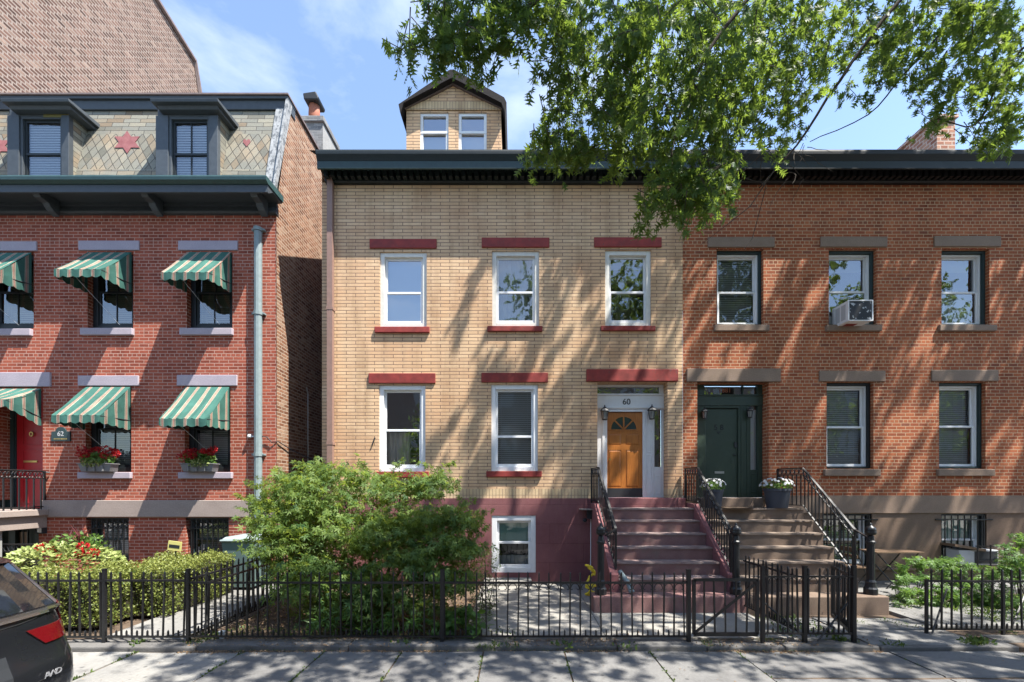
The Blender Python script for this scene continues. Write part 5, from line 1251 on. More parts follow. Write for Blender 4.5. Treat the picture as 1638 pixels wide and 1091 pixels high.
# ------------------------------------------------------------------ leaves
def unit(a): return a / np.maximum(np.linalg.norm(a, axis=-1, keepdims=True), 1e-9)
def rvec(n): return unit(RNG.normal(size=(n, 3)))
def tri_shape(tris): return np.array(tris, dtype=np.float64)          # (T,3,3) of (along, side, lift)
def _oak():
    T = []
    sp = lambda t: (t, 0.0, 0.06*math.sin(math.pi*t))
    w = 0.085
    a, b = sp(0.0), sp(1.0)
    T += [((0,-0.008,0),(0,0.008,0),(0.5,w,0.06)), ((0,-0.008,0),(0.5,w,0.06),(0.5,-w,0.06)), ((0.5,-w,0.06),(0.5,w,0.06),(1.0,0,0.0))]
    for s in (-1, 1):
        for (t0, t1, tt, ww) in ((0.14,0.34,0.36,0.30),(0.36,0.62,0.66,0.48),(0.62,0.84,0.92,0.34)):
            T.append(((t0, s*0.03, 0.05), (t1, s*0.03, 0.055), (tt, s*ww, -0.02)))
        T.append(((0.60, s*0.22, 0.01), (0.56, s*0.10, 0.03), (0.54, s*0.40, -0.03)))
    return tri_shape(T)
def _palm(n=7, wid=0.085, spread=125):
    T = []
    for k in range(n):
        a = R(-spread + 2*spread*k/(n-1)); L_ = 1.0 - 0.42*abs(k-(n-1)/2)/((n-1)/2)
        c, s = math.cos(a), math.sin(a)
        m_ = (0.42*L_*c, 0.42*L_*s); p = (-s*wid, c*wid)
        l = (m_[0]+p[0], m_[1]+p[1], 0.03); r = (m_[0]-p[0], m_[1]-p[1], 0.03)
        T.append(((0,0,0), r, l)); T.append((l, r, (L_*c, L_*s, -0.10)))
    return tri_shape(T)
def _simple(w=0.26): return tri_shape([((0,0,0),(0.5,w,0.06),(1,0,-0.04)), ((0,0,0),(1,0,-0.04),(0.5,-w,0.06))])
def _blade(w=0.05): return tri_shape([((0,-w,0),(0,w,0),(0.5,w,0.12)), ((0,-w,0),(0.5,w,0.12),(0.5,-w,0.12)), ((0.5,-w,0.12),(0.5,w,0.12),(1,0,-0.1))])
OAK, PALM, PALM5, SIMPLE, ROUND, BLADE, NARROW = _oak(), _palm(5, 0.12, 110), _palm(5, 0.10, 95), _simple(0.24), _simple(0.40), _blade(0.06), _simple(0.14)
def leaves(C, D, N, S, shape, tint=None):
    C, D, N = np.asarray(C, float), unit(np.asarray(D, float)), np.asarray(N, float)
    side = unit(np.cross(D, N)); up = np.cross(side, D)
    n = len(C); S = np.broadcast_to(np.asarray(S, float), (n,))
    T = shape.reshape(-1, 3)
    V = C[:,None,:] + S[:,None,None]*(T[None,:,0:1]*D[:,None,:] + T[None,:,1:2]*side[:,None,:] + T[None,:,2:3]*up[:,None,:])
    k = len(T); F = np.arange(n*k, dtype=np.int32).reshape(-1, 3)
    r = RNG.random(n) if tint is None else np.clip(tint, 0, 1)
    return V.reshape(-1, 3), F, np.repeat(r, k)
class Leaves:
    def __init__(s): s.V, s.F, s.R, s.n = [], [], [], 0
    def add(s, V, F, r): s.V.append(V); s.F.append(F + s.n); s.R.append(r); s.n += len(V)
    def build(s, name, mat, parent=None): return big_mesh(name, np.concatenate(s.V), np.concatenate(s.F), mat, parent, np.concatenate(s.R))
def ball(n, c, r, shell=0.0):
    u = rvec(n); rad = RNG.random((n,1))**(1/3.0)
    if shell: rad = shell + (1-shell)*rad
    return np.asarray(c) + u*rad*np.asarray(r)

# ------------------------------------------------------------------ the street oak
oak = thing('oak_tree', (7.7, -5.25, -0.1), 'street oak with hanging lobed leaves, its boughs crossing the top of the photo', 'tree')
def bough(name, path, r0, r1, parent, n=8, sub=4):
    P = [Vector(p) for p in path]; pts = []
    for i in range(len(P)-1):                                      # Catmull-Rom
        p0, p1, p2, p3 = P[max(i-1,0)], P[i], P[i+1], P[min(i+2,len(P)-1)]
        for k in range(sub):
            t = k/sub; pts.append(0.5*((2*p1)+(p2-p0)*t+(2*p0-5*p1+4*p2-p3)*t*t+(3*p1-p0-3*p2+p3)*t**3))
    pts.append(P[-1]); m = MB(); N = len(pts)
    m.tube([p + Vector((random.uniform(-1,1),random.uniform(-1,1),random.uniform(-1,1)))*min(0.02, r1*1.2) for p in pts], [r0+(r1-r0)*i/(N-1) for i in range(N)], n)
    return m.build(name, M['bark'], parent, smooth=True)
bough('trunk', [(7.7,-5.25,-0.12),(7.68,-5.25,1.5),(7.75,-5.22,4),(7.6,-5.2,7),(7.5,-5.0,10),(7.7,-4.6,13),(7.6,-4.2,15.5)], 0.30, 0.06, oak, 12)
A = lambda px_, py_, d: tuple(W(px_, py_, d))
bough('branch', [(7.66,-5.2,8.6), A(1560,-110,5.4), A(1440,0,5.5), A(1343,129,5.7), A(1273,234,5.9), A(1215,300,6.1)], 0.034, 0.008, oak)
bough('branch', [(7.6,-5.15,7.4), A(1640,-60,6.2), A(1545,12,6.4), A(1448,117,6.7), A(1389,183,6.9), A(1296,226,7.1)], 0.022, 0.006, oak)
bough('branch', [(7.6,-5.2,8.8), A(1200,-170,4.9), A(1010,-70,4.7), A(864,0,4.6), A(785,46,4.6), A(700,62,4.6), A(645,88,4.6)], 0.035, 0.005, oak)
bough('branch', [(7.65,-5.2,8.7), A(1330,-90,4.9), A(1180,20,5.0), A(1110,130,5.1), A(1075,240,5.2), A(1085,330,5.3)], 0.034, 0.006, oak)
bough('branch', [A(1250,-60,5.0), A(1080,10,5.3), A(960,100,5.5), A(900,170,5.6), A(860,230,5.7)], 0.024, 0.005, oak)
bough('branch', [(7.68,-5.2,7.9), A(1660,60,6.2), A(1600,130,6.4), A(1560,200,6.5), A(1500,190,6.6)], 0.022, 0.006, oak)
bough('branch', [(7.6,-5.1,8.5), (9.0,-3.5,10.8), (10.5,-2.6,12.2), (12,-2.2,13)], 0.10, 0.02, oak)
bough('branch', [(7.5,-5.0,9.5), (6.2,-3.6,11.6), (4.6,-2.5,12.9), (3.0,-2.1,13.6)], 0.10, 0.015, oak)
bough('branch', [(7.6,-5.2,7.8), (5.6,-6.2,9.2), (3.4,-6.6,9.8), (1.0,-6.6,10.0)], 0.10, 0.015, oak)
bough('branch', [(7.6,-5.2,8.2), (9.6,-6.2,9.6), (11.5,-6.5,10.2)], 0.09, 0.015, oak)
# dead twigs that hang from the tip of the long bough
tw = MB(); 
for k in range(16):
    p = W(random.uniform(1190,1300), random.uniform(225,290), random.uniform(5.8,6.2)); path = [p]; v = Vector((random.uniform(-0.5,0.5), random.uniform(-0.3,0.3), random.uniform(-0.6,0.1)))
    for q in range(4): v = v + Vector((random.uniform(-0.3,0.3), random.uniform(-0.2,0.2), random.uniform(-0.35,0.15))); path.append(path[-1] + v*0.14)
    tw.tube(path, [0.006,0.005,0.004,0.003,0.002], 4)
tw.tube([W(1240,270,6.0), W(1200,330,6.1), W(1165,358,6.1), W(1120,392,6.2)], [0.008,0.006,0.005,0.002], 4); tw.tube([W(1225,300,6.0), W(1212,350,6.1), W(1203,382,6.2), W(1190,400,6.2)], [0.006,0.005,0.004,0.002], 4)
t_ = tw.build('dead_twigs', M['bark'], oak); t_['kind'] = 'stuff'
crown, twigs = Leaves(), MB()
def spray(C, n_leaf, size, droop=0.55, length=0.42, draw=True, shape=OAK, tint=(0.5, 0.25)):
    C = np.asarray(C); n = len(C)
    d = RNG.normal(size=(n,3)); d[:,2] = -np.abs(d[:,2])*0.5 - droop; d = unit(d)
    L_ = length*(0.6+0.8*RNG.random((n,1)))
    base = C - d*L_*0.5
    t = RNG.random((n, n_leaf, 1))**0.8
    P = base[:,None,:] + d[:,None,:]*L_[:,None,:]*t
    P[:,:,2] -= 0.12*t[:,:,0]**2*L_
    dv = 0.55*d[:,None,:] + 0.75*rvec(n*n_leaf).reshape(n,n_leaf,3) + np.array([0,0,-0.35])
    P = P.reshape(-1,3); dv = dv.reshape(-1,3)
    tn = np.repeat(RNG.normal(tint[0], tint[1]*0.7, n), n_leaf) + RNG.normal(0, tint[1]*0.7, n*n_leaf)
    crown.add(*leaves(P, dv, rvec(len(P)), size*(0.7+0.6*RNG.random(len(P))), shape, tn))
    if draw:
        for b, dd_, l in list(zip(base, d, L_[:,0]))[::2]:
            b = Vector(b); dd_ = Vector(dd_); twigs.tube([b, b + dd_*l*0.45, b + dd_*l*0.85 + Vector((0,0,-0.08*l))], [0.006,0.004,0.002], 4, cap=False)
VIS = [ # px, py, rx, ry, distance, spread, number of twigs
 (690,82,40,24,4.6,0.25,14),(722,58,50,32,4.6,0.3,20),(775,58,52,38,4.6,0.35,24),(828,28,52,30,4.7,0.4,24),(868,18,40,36,4.7,0.4,20),(655,92,20,11,4.55,0.15,5),(745,100,34,14,4.6,0.2,9),(700,22,26,24,4.6,0.3,9),(800,92,26,12,4.6,0.2,6),(740,5,40,20,4.7,0.4,10),
 (960,50,80,60,4.9,0.7,60),(1060,50,100,70,5.0,0.9,90),(1150,70,80,80,5.2,0.9,80),(965,140,55,50,5.2,0.6,42),(1060,160,95,70,5.3,0.9,85),(1140,170,70,55,5.4,0.8,55),(915,195,50,38,5.5,0.5,28),(890,228,34,22,5.6,0.4,14),(1000,215,75,34,5.5,0.6,40),(880,128,26,20,4.9,0.3,10),(852,250,22,9,5.6,0.3,6),(915,247,45,14,5.6,0.4,14),(1100,225,60,34,5.5,0.6,34),(985,245,40,14,5.5,0.4,10),(905,60,30,50,4.9,0.4,18),
 (1100,290,55,38,5.2,0.5,44),(1058,328,36,18,5.2,0.35,16),(1135,312,36,30,5.3,0.4,24),(1160,270,26,34,5.4,0.4,18),(1110,340,22,10,5.2,0.3,8),(1035,345,14,8,5.2,0.2,4),
 (1240,50,80,50,5.9,0.9,48),(1335,35,80,38,6.2,0.9,36),(1425,60,55,50,6.4,0.8,30),(1495,45,70,50,6.3,0.9,42),(1590,60,50,62,6.3,0.8,40),(1600,150,42,48,6.4,0.6,30),(1540,135,44,34,6.5,0.5,22),(1480,125,42,24,6.6,0.5,16),(1380,148,30,16,6.8,0.4,7),(1415,105,34,24,6.7,0.5,10),(1600,212,38,26,6.5,0.4,18),(1560,230,24,14,6.5,0.3,7),(1285,130,50,42,5.9,0.6,22),(1225,130,42,52,5.8,0.6,26),(1262,205,22,22,6.0,0.3,7),(1240,243,14,9,6.0,0.2,3),(1500,205,22,10,6.6,0.3,5),(1190,190,30,40,5.6,0.5,18),(1330,90,40,20,6.3,0.5,9),(1555,20,60,30,6.3,0.7,20),(1490,165,26,12,6.6,0.3,5)]
for (px_, py_, rx, ry, d, sp, n) in VIS:
    dd_ = d + sp*(RNG.random(n)*2-1)
    rr = np.sqrt(RNG.random(n)); th = RNG.random(n)*2*math.pi
    X = (px_ + rx*rr*np.cos(th) - 825)*dd_/700; Z = 2.15 - (py_ + ry*rr*np.sin(th) - 780)*dd_/700
    right = px_ > 1200  # right-hand sprays get a lighter tint, sunlight put into the leaf colour
    spray(np.stack([X, dd_-10, Z + (0.12 if px_ < 890 else 0.06)], 1), 10 if not right else 13, 0.115, tint=(0.62 if right else 0.34, 0.26))
def cloud(boxes, size, n_leaf, shape=OAK):
    for (x0,x1,y0,y1,z0,z1,n,clump) in boxes:
        c = np.stack([RNG.uniform(x0,x1,clump), RNG.uniform(y0,y1,clump), RNG.uniform(z0,z1,clump)], 1)
        C = c[RNG.integers(0, clump, n)] + RNG.normal(0, 1, (n,3))*np.array([0.34,0.30,0.30])
        C[:,2] = np.maximum(C[:,2], z0-0.3); C[:,1] = np.minimum(C[:,1], -0.25)
        spray(C, n_leaf, size, draw=False, shape=shape)
def limbs(n, x0, x1, y0, y1, z0, z1, per, length=1.5, size=0.16, nl=14, wid=0.16):
    # leafy side limbs of the high crown: sprays strung along short level boughs
    a = RNG.random(n)*2*math.pi; c = np.stack([RNG.uniform(x0,x1,n), RNG.uniform(y0,y1,n), RNG.uniform(z0,z1,n)], 1)
    d = np.stack([np.cos(a), np.sin(a)*0.6, RNG.normal(0,0.25,n)], 1)*(length*(0.6+0.8*RNG.random((n,1))))
    j = np.repeat(np.arange(n), per); t = RNG.random((n*per,1))-0.5
    C = c[j] + d[j]*t + RNG.normal(0,wid,(n*per,3)); C[:,2] = np.maximum(C[:,2], 12.75)
    spray(C, nl, size, draw=False, length=0.34)
limbs(168, 6.4, 18.0, -3.7, -0.8, 12.6, 15.2, 11, length=1.7, wid=0.085, size=0.15, nl=13)
limbs(34, 3.6, 7.4, -3.4, -0.9, 12.7, 15.0, 10, length=1.7, wid=0.08, size=0.15, nl=12)
limbs(5, 2.4, 4.2, -2.9, -1.2, 12.8, 14.6, 9, length=1.9, wid=0.07)
# the high crown in front of the roofs, and the crown over the pavement
cloud([(6,12,-6.5,-4.6,11.5,14.5,120,20),(12,19,-8.2,-5.2,8.2,12,260,40),
       (0.6,6.5,-7.4,-5.7,8.2,11.0,330,44),(6.0,12,-7.6,-5.6,8.6,11.4,330,44),(-0.6,1.6,-7.0,-5.9,8.6,10.4,60,12),(5,11,-5.4,-3.8,10.8,14,200,30)], 0.15, 16)
crown.build('crown', M['oak'], oak)
tq = twigs.build('twigs', M['bark'], oak); tq['kind'] = 'stuff'

# ------------------------------------------------------------------ the japanese maple
mp = thing('japanese_maple', (-2.6, -2.5, 0), 'broad green japanese maple spreading over the fence in front of the yellow house', 'tree')
def stem(pts, r0, r1): return bough('stem', pts, r0, r1, mp, 7, 3)
B0 = Vector((-2.35, -2.45, -0.05))
for (px_, py_, d, r) in ((470,790,7.6,0.035),(545,775,7.7,0.04),(640,770,7.8,0.038),(700,840,7.4,0.035),(520,880,7.1,0.028),(450,850,7.3,0.03),(735,880,7.3,0.025),(600,900,6.9,0.025)):
    e = W(px_, py_, d); m1 = B0.lerp(e, 0.35) + Vector((random.uniform(-0.1,0.1),0,0.12)); m2 = B0.lerp(e, 0.7) + Vector((random.uniform(-0.12,0.12),0,0.16))
    bough('stem', [B0 + Vector((random.uniform(-0.08,0.08),random.uniform(-0.08,0.08),0)), m1, m2, e], r, 0.006, mp, 7, 3)
lv = Leaves()
MAP = [(468,768,46,13,7.7,0.5,420),(540,762,50,16,7.8,0.5,520),(570,792,60,18,7.7,0.6,420),(480,790,50,16,7.6,0.6,360),(470,855,60,20,7.4,0.6,420),(580,848,70,22,7.4,0.6,520),(640,845,60,20,7.4,0.5,380),(660,880,70,24,7.2,0.5,460),(515,748,20,7,7.8,0.2,70),(440,795,26,9,7.6,0.3,110),(605,772,48,14,7.9,0.5,420),(688,772,34,20,7.9,0.4,420),(655,790,40,16,7.8,0.4,360),(505,742,15,6,7.8,0.2,60),(432,808,28,10,7.5,0.3,160),(448,838,42,18,7.4,0.5,460),(505,812,52,20,7.6,0.6,560),(572,822,48,22,7.7,0.6,480),(640,826,46,18,7.7,0.5,360),(425,830,20,10,7.3,0.3,110),
 (455,880,40,24,7.3,0.5,520),(530,872,60,26,7.4,0.6,760),(610,868,50,26,7.4,0.6,620),(690,826,46,18,7.3,0.5,480),(735,842,28,24,7.2,0.4,320),(690,868,56,24,7.1,0.5,720),(735,885,30,26,7.1,0.4,380),(650,912,70,26,6.95,0.5,900),(570,925,70,28,6.95,0.5,900),(490,920,46,28,7.1,0.5,620),(715,925,40,22,7.0,0.4,420),(600,965,90,22,6.85,0.45,820),(500,965,50,22,6.95,0.45,480),(690,960,40,20,6.85,0.4,320),(420,815,14,7,7.4,0.2,40),(408,820,10,6,7.3,0.1,24),(700,752,10,6,7.9,0.2,30),(755,830,16,10,7.2,0.2,80),(455,930,30,24,7.2,0.4,200)]
for (px_, py_, rx, ry, d, sp, n) in MAP:
    n = int(n*0.82); k = max(3, n//14)
    dd_ = d + sp*(RNG.random(k)*2-1); rr = np.sqrt(RNG.random(k)); th = RNG.random(k)*2*math.pi
    c = np.stack([(px_ + rx*rr*np.cos(th) - 825)*dd_/700, dd_-10, 2.15 - (py_ + ry*rr*np.sin(th) - 780)*dd_/700], 1)
    a = RNG.random(k)*2*math.pi; ax = np.stack([np.cos(a), np.sin(a), -0.25*np.ones(k)], 1)
    j = RNG.integers(0, k, n); t = (RNG.random((n,1))-0.4)*0.42
    C = c[j] + ax[j]*t + RNG.normal(0,1,(n,3))*np.array([0.07,0.07,0.05]); C[:,2] -= 0.25*(t[:,0]**2)
    C[:,2] = np.maximum(C[:,2], 0.05)
    D = ax[j]*0.8 + RNG.normal(0,0.5,(n,3)) + np.array([0,0,-0.45])
    N = np.array([0,0,0.8]) + RNG.normal(0,0.5,(n,3)) + np.array([0,-0.35,0])
    tn = RNG.normal(0.62 if (px_ < 620 and py_ < 900) else 0.38, 0.25, n)  # upper left leaves tinted lighter, the rest darker: sun and shade as colour
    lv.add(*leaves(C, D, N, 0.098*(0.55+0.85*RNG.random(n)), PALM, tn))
for _ in range(46):                                          # stray shoots that break the outline
    q = MAP[random.randrange(len(MAP))]; a = random.uniform(0.2, math.pi-0.2)
    c = W(q[0]+q[2]*1.15*math.cos(a), q[1]-q[3]*1.5*math.sin(a), q[4]); n = 16; ax = Vector((math.cos(a), random.uniform(-0.4,0.2), 0.35*math.sin(a))).normalized()
    t = RNG.random((n,1))*0.34; C = np.array(c) + np.array(ax)*t + RNG.normal(0,0.02,(n,3)); C[:,2] = np.maximum(C[:,2], 0.1)
    lv.add(*leaves(C, np.array(ax)*0.6 + RNG.normal(0,0.6,(n,3)) + np.array([0,0,-0.4]), np.array([0,-0.4,0.8]) + RNG.normal(0,0.5,(n,3)), 0.080*(0.65+0.7*RNG.random(n)), PALM, RNG.normal(0.6,0.25,n)))
lv.build('foliage', M['maple'], mp)

# ------------------------------------------------------------------ hedge
hg = thing('clipped_hedge', (-7.2, -2.6, 0), 'clipped box hedge behind the left fence, bending back along the stone path', 'hedge')
core = MB(); boxes = [(-9.4,-6.3,-3.42,-2.66,0.0,0.80),(-6.98,-5.72,-2.80,-1.05,0.0,0.80)]
for b in boxes: core.box(b[0]+0.12, b[1]-0.12, b[2]+0.12, b[3]-0.12 if b[3] > -1 else b[3]+0.05, b[4], b[5]-0.14)
core.build('dark_core', flat('hedge_core_dark', (0.03,0.026,0.014), 0.95), hg)  # added solid dark box, stands in for the shaded inside of the hedge
lv = Leaves()
def hedge_face(n, org, e1, e2, nrm, thick=0.13):
    a, b = RNG.random((n,1)), RNG.random((n,1)); org, e1, e2, nrm = (np.array(q, float) for q in (org, e1, e2, nrm))
    P = org + a*e1 + b*e2
    ph = 0.05*np.sin(P[:,0:1]*7+P[:,1:2]*5) + 0.04*np.sin(P[:,0:1]*17+P[:,2:3]*13+1) + 0.03*np.sin(P[:,1:2]*23)
    P = P + nrm*(ph - thick*RNG.random((n,1))**1.6) + RNG.normal(0,0.012,(n,3))
    D = nrm*0.6 + rvec(n) + np.array([0,0,0.35])
    lv.add(*leaves(P, D, rvec(n)*0.8 + nrm, 0.034*(0.7+0.7*RNG.random(n)), ROUND, RNG.normal(0.5+0.35*float(nrm[2] > 0.5), 0.25, n)))  # leaves of the top face tinted lighter, as if sunlit
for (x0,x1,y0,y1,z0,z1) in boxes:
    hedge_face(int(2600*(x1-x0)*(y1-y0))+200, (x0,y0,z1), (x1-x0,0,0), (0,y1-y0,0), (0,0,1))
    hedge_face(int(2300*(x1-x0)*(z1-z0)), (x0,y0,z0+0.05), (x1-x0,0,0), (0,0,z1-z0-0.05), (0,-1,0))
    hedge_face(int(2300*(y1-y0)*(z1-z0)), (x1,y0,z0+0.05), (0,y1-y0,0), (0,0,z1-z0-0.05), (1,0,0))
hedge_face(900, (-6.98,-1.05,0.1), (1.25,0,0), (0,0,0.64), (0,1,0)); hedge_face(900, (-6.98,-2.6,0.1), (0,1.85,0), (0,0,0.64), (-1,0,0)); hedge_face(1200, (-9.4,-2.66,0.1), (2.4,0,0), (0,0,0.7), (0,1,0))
lv.build('foliage', M['box'], hg)

# ------------------------------------------------------------------ flower planters
def stems(C, base, mat, parent, r=0.004):
    m = MB()
    for c in C: m.tube([tuple(base), tuple((np.array(base)+np.array(c))/2 + np.array([0,0,0.03])), tuple(c)], r, 3, cap=False)
    return m.build('stems', mat, parent)
fp = thing('flower_planter', (-7.9, -2.2, 0), 'mound of lime coloured leaves with red blooms and burgundy spikes above the hedge', 'planter')
m = MB(); bc = np.array([-8.1, -2.15, 0]); m.lathe([(0.30,0.0),(0.38,0.55),(0.42,0.6),(0.40,0.62),(0.34,0.6)], tuple(bc), 16); m.build('tub', M['terracotta'], fp)
lv = Leaves(); n = 2400; C = ball(n, bc+np.array([0,0,0.74]), (0.98,0.50,0.40), 0.75); C = C[C[:,2] > 0.55]; n = len(C)
lv.add(*leaves(C, (C-bc)*np.array([1,1,0.3]) + rvec(n)*0.4 + np.array([0,0,-0.1]), np.array([0,-0.3,1.0]) + RNG.normal(0,0.4,(n,3)), 0.085*(0.6+0.7*RNG.random(n)), ROUND)); lv.build('foliage', M['pale'], fp)
lv = Leaves(); n = 600; C = ball(n, bc+np.array([0.15,0.1,1.08]), (0.50,0.35,0.24)); lv.add(*leaves(C, rvec(n)+np.array([0,0,0.4]), rvec(n), 0.07*(0.6+0.7*RNG.random(n)), SIMPLE)); lv.build('foliage', M['lush'], fp)
for (px_, py_) in ((97,893),(127,885),(66,877),(133,873),(82,880),(150,884)):
    lv = Leaves(); c = W(px_, py_, 7.55 if px_ == 97 else 7.7); c = np.array(c); n = 60; C = ball(n, c, (0.06,0.05,0.045), 0.5); lv.add(*leaves(C, (C-c)+rvec(n)*0.02, rvec(n), 0.05, ROUND)); lv.build('bloom', M['geranium'], fp)
lv = Leaves(); n = 22; a = RNG.uniform(-1.0,1.0,n); D = np.stack([np.sin(a)*0.8, RNG.normal(0,0.3,n), np.cos(a)], 1); lv.add(*leaves(np.tile(bc+np.array([0.12,0.1,1.05]),(n,1)), D, rvec(n), 0.42*(0.7+0.5*RNG.random(n)), BLADE)); lv.build('spiky_leaves', M['spike'], fp)

def window_box(px0, px1, pyb, label, seed):
    x0, x1, z = fx(px0), fx(px1), fz(pyb)
    t = thing('window_box', ((x0+x1)/2, -0.08, z), label, 'window box', 'flower boxes on the sills of the mansard house')
    m = MB(); m.prism([(x0+0.05,-0.20,z),(x1-0.05,-0.20,z),(x1,-0.23,z+0.17),(x0,-0.23,z+0.17)], (0,0.2,0)); 
    for k in range(1, 4): xx = x0 + (x1-x0)*k/4; m.box(xx-0.012, xx+0.012, -0.245, -0.19, z+0.01, z+0.165)
    m.box(x0-0.015, x1+0.015, -0.245, -0.01, z+0.165, z+0.185); m.build('trough', flat('grey_trough', (0.15,0.15,0.155), 0.6), t, bevel=0.006)
    cx = (x0+x1)/2; hw = (x1-x0)/2
    lv = Leaves(); n = 520; C = ball(n, (cx,-0.14,z+0.28), (hw*1.05,0.16,0.17)); lv.add(*leaves(C, rvec(n)+np.array([0,-0.4,0.2]), rvec(n)+np.array([0,-0.4,0.5]), 0.06*(0.6+0.7*RNG.random(n)), ROUND)); lv.build('foliage', M['lush'], t)
    lv = Leaves(); n = 200; C = ball(n, (cx+0.05*seed,-0.22,z+0.2), (hw*0.7,0.08,0.09)); lv.add(*leaves(C, rvec(n)+np.array([0,-0.5,-0.3]), rvec(n)+np.array([0,-0.6,0.5]), 0.05, ROUND)); lv.build('trailing_leaves', M['pale'], t)
    for k in range(20):
        c = np.array([cx + hw*random.uniform(-1.35,1.0), random.uniform(-0.28,-0.06), z+random.uniform(0.32,0.52)]); lv = Leaves(); n = 46
        C = ball(n, c, (0.065,0.06,0.045), 0.5); lv.add(*leaves(C, (C-c)+rvec(n)*0.02, rvec(n), 0.042, ROUND)); lv.build('bloom', M['geranium'], t)
window_box(140, 192, 755, 'red geraniums in a grey trough on the sill right of the green plaque', -1)
window_box(300, 352, 755, 'red geraniums in a grey trough on the sill nearest the pale downpipe', 1)

def flower_pot(px_, d, z, label, r=0.26, h=0.42):
    x = (px_-825)*d/700; y = d-10
    t = thing('flower_pot', (x, y, z), label, 'flower pot', 'pots of white flowers on the brown landing')
    m = MB(); m.lathe([(r*0.78,0),(r*0.98,h*0.86),(r*1.04,h*0.88),(r*1.04,h),(r*0.94,h),(r*0.9,h*0.9)], (x,y,z), 36); m.build('pot', flat('slate_blue_pot', (0.045,0.05,0.065), 0.55), t)
    lv = Leaves(); n = 500; C = ball(n, (x,y,z+h+0.05), (r*1.15,r*1.15,0.13)); lv.add(*leaves(C, rvec(n)+np.array([0,0,0.3]), rvec(n), 0.05, SIMPLE)); lv.build('foliage', M['lush'], t)
    for k in range(64):
        u = rvec(1)[0]; u[2] = abs(u[2]); c = np.array([x,y,z+h+0.06]) + u*np.array([r*1.3,r*1.3,0.18]); lv = Leaves(); n = 9
        a = np.arange(n)*2*math.pi/n; nn = unit(u + np.array([0,-0.5,0.2])); e1 = unit(np.cross(nn, [0,0,1.0])); e2 = np.cross(nn, e1)
        D = np.cos(a)[:,None]*e1 + np.sin(a)[:,None]*e2
        lv.add(*leaves(np.tile(c,(n,1)), D, np.tile(nn,(n,1)), 0.030, ROUND)); lv.build('bloom', M['petal'], t)
flower_pot(1243, 9.55, 1.71, 'slate blue pot of white flowers on the landing, right of the green door')
flower_pot(1141, 9.5, 1.71, 'pot of white flowers behind the dividing railing, left of the green door', r=0.20, h=0.40)

# ------------------------------------------------------------------ bushes and ground plants
def bush(name, label, blobs, mat, size, shape, group=None, cat='shrub', up=0.25, tint=(0.5,0.28)):
    c0 = W(blobs[0][0], 960, blobs[0][4]); t = thing(name, (c0.x, c0.y, 0), label, cat, group)
    lv = Leaves(); tips = []
    for (px_, py_, rx, ry, d, sp, n) in blobs:
        k = max(3, n//14); dd_ = d + sp*(RNG.random(k)*2-1); rr = np.sqrt(RNG.random(k)); th = RNG.random(k)*2*math.pi
        c = np.stack([(px_ + rx*rr*np.cos(th) - 825)*dd_/700, dd_-10, 2.15 - (py_ + ry*rr*np.sin(th) - 780)*dd_/700], 1); c[:,2] = np.maximum(c[:,2], 0.05)
        tips += [tuple(q) for q in c[:max(2, k//4)]]
        ax = rvec(k); ax[:,2] = -np.abs(ax[:,2])*0.3
        j = RNG.integers(0, k, n); tt = (RNG.random((n,1))-0.4)*0.24
        C = c[j] + ax[j]*tt + RNG.normal(0,0.03,(n,3)); C[:,2] = np.maximum(C[:,2], 0.02)
        lv.add(*leaves(C, ax[j] + rvec(n)*0.7, np.array([0,-0.3,1.0]) + RNG.normal(0,0.45,(n,3)), size*(0.6+0.8*RNG.random(n)), shape, RNG.normal(tint[0], tint[1], n)))
    lv.build('foliage', mat, t)
    m = MB(); b = Vector((c0.x, c0.y, -0.02))
    for q in tips: q = Vector(q); m.tube([b + Vector((random.uniform(-0.25,0.25),random.uniform(-0.1,0.1),0)), b.lerp(q,0.6)+Vector((0,0,0.05)), q], [0.008,0.006,0.003], 4, cap=False)
    m.build('stems', M['bark'], t)
    return t
bush('leafy_shrub', 'bright ferny shrub spilling towards the folding chair', [(1475,912,36,18,8.5,0.4,260),(1448,935,24,18,8.2,0.3,150),(1500,903,30,10,8.8,0.3,130),(1465,958,30,14,8.0,0.3,160)], M['lush'], 0.095, PALM5)
bush('leafy_shrub', 'bright ferny shrub before the barred basement window with the old air conditioner', [(1545,920,40,16,8.6,0.4,260),(1525,897,18,6,8.8,0.3,50),(1560,955,40,22,8.2,0.4,340),(1515,955,30,20,8.0,0.3,260),(1585,915,20,12,8.8,0.3,100)], M['lush'], 0.095, PALM5)
bush('leafy_shrub', 'taller shrub cut by the right edge of the photo', [(1632,885,26,18,8.2,0.4,220),(1618,905,22,18,8.0,0.3,160),(1645,930,36,36,7.9,0.4,360),(1612,960,26,20,7.8,0.3,200),(1630,862,14,10,8.3,0.2,80)], M['lush'], 0.085, PALM5, tint=(0.35,0.25))
bush('upright_shrub', 'thin upright shrub with small dark leaves left of the white basement window', [(779,905,10,40,7.9,0.15,240),(792,915,7,34,8.0,0.12,150),(770,930,12,30,7.7,0.2,200),(778,965,18,26,7.3,0.25,260),(765,985,20,16,7.0,0.25,200)], M['weed'], 0.05, NARROW, tint=(0.35,0.3))
bush('broad_leaf_plant', 'clump of broad leaves at the foot of the fence under the maple', [(740,985,28,14,6.5,0.12,110),(700,1000,30,10,6.4,0.12,110),(755,1005,18,10,6.35,0.1,70)], M['lush'], 0.11, ROUND, cat='plant', tint=(0.4,0.25))
bush('strap_leaf_plant', 'clump of long drooping leaves at the foot of the fence under the maple', [(580,992,46,12,6.5,0.15,220),(520,1000,28,10,6.45,0.1,110),(640,995,36,12,6.45,0.12,170)], M['lush'], 0.16, BLADE, cat='plant', tint=(0.5,0.25))
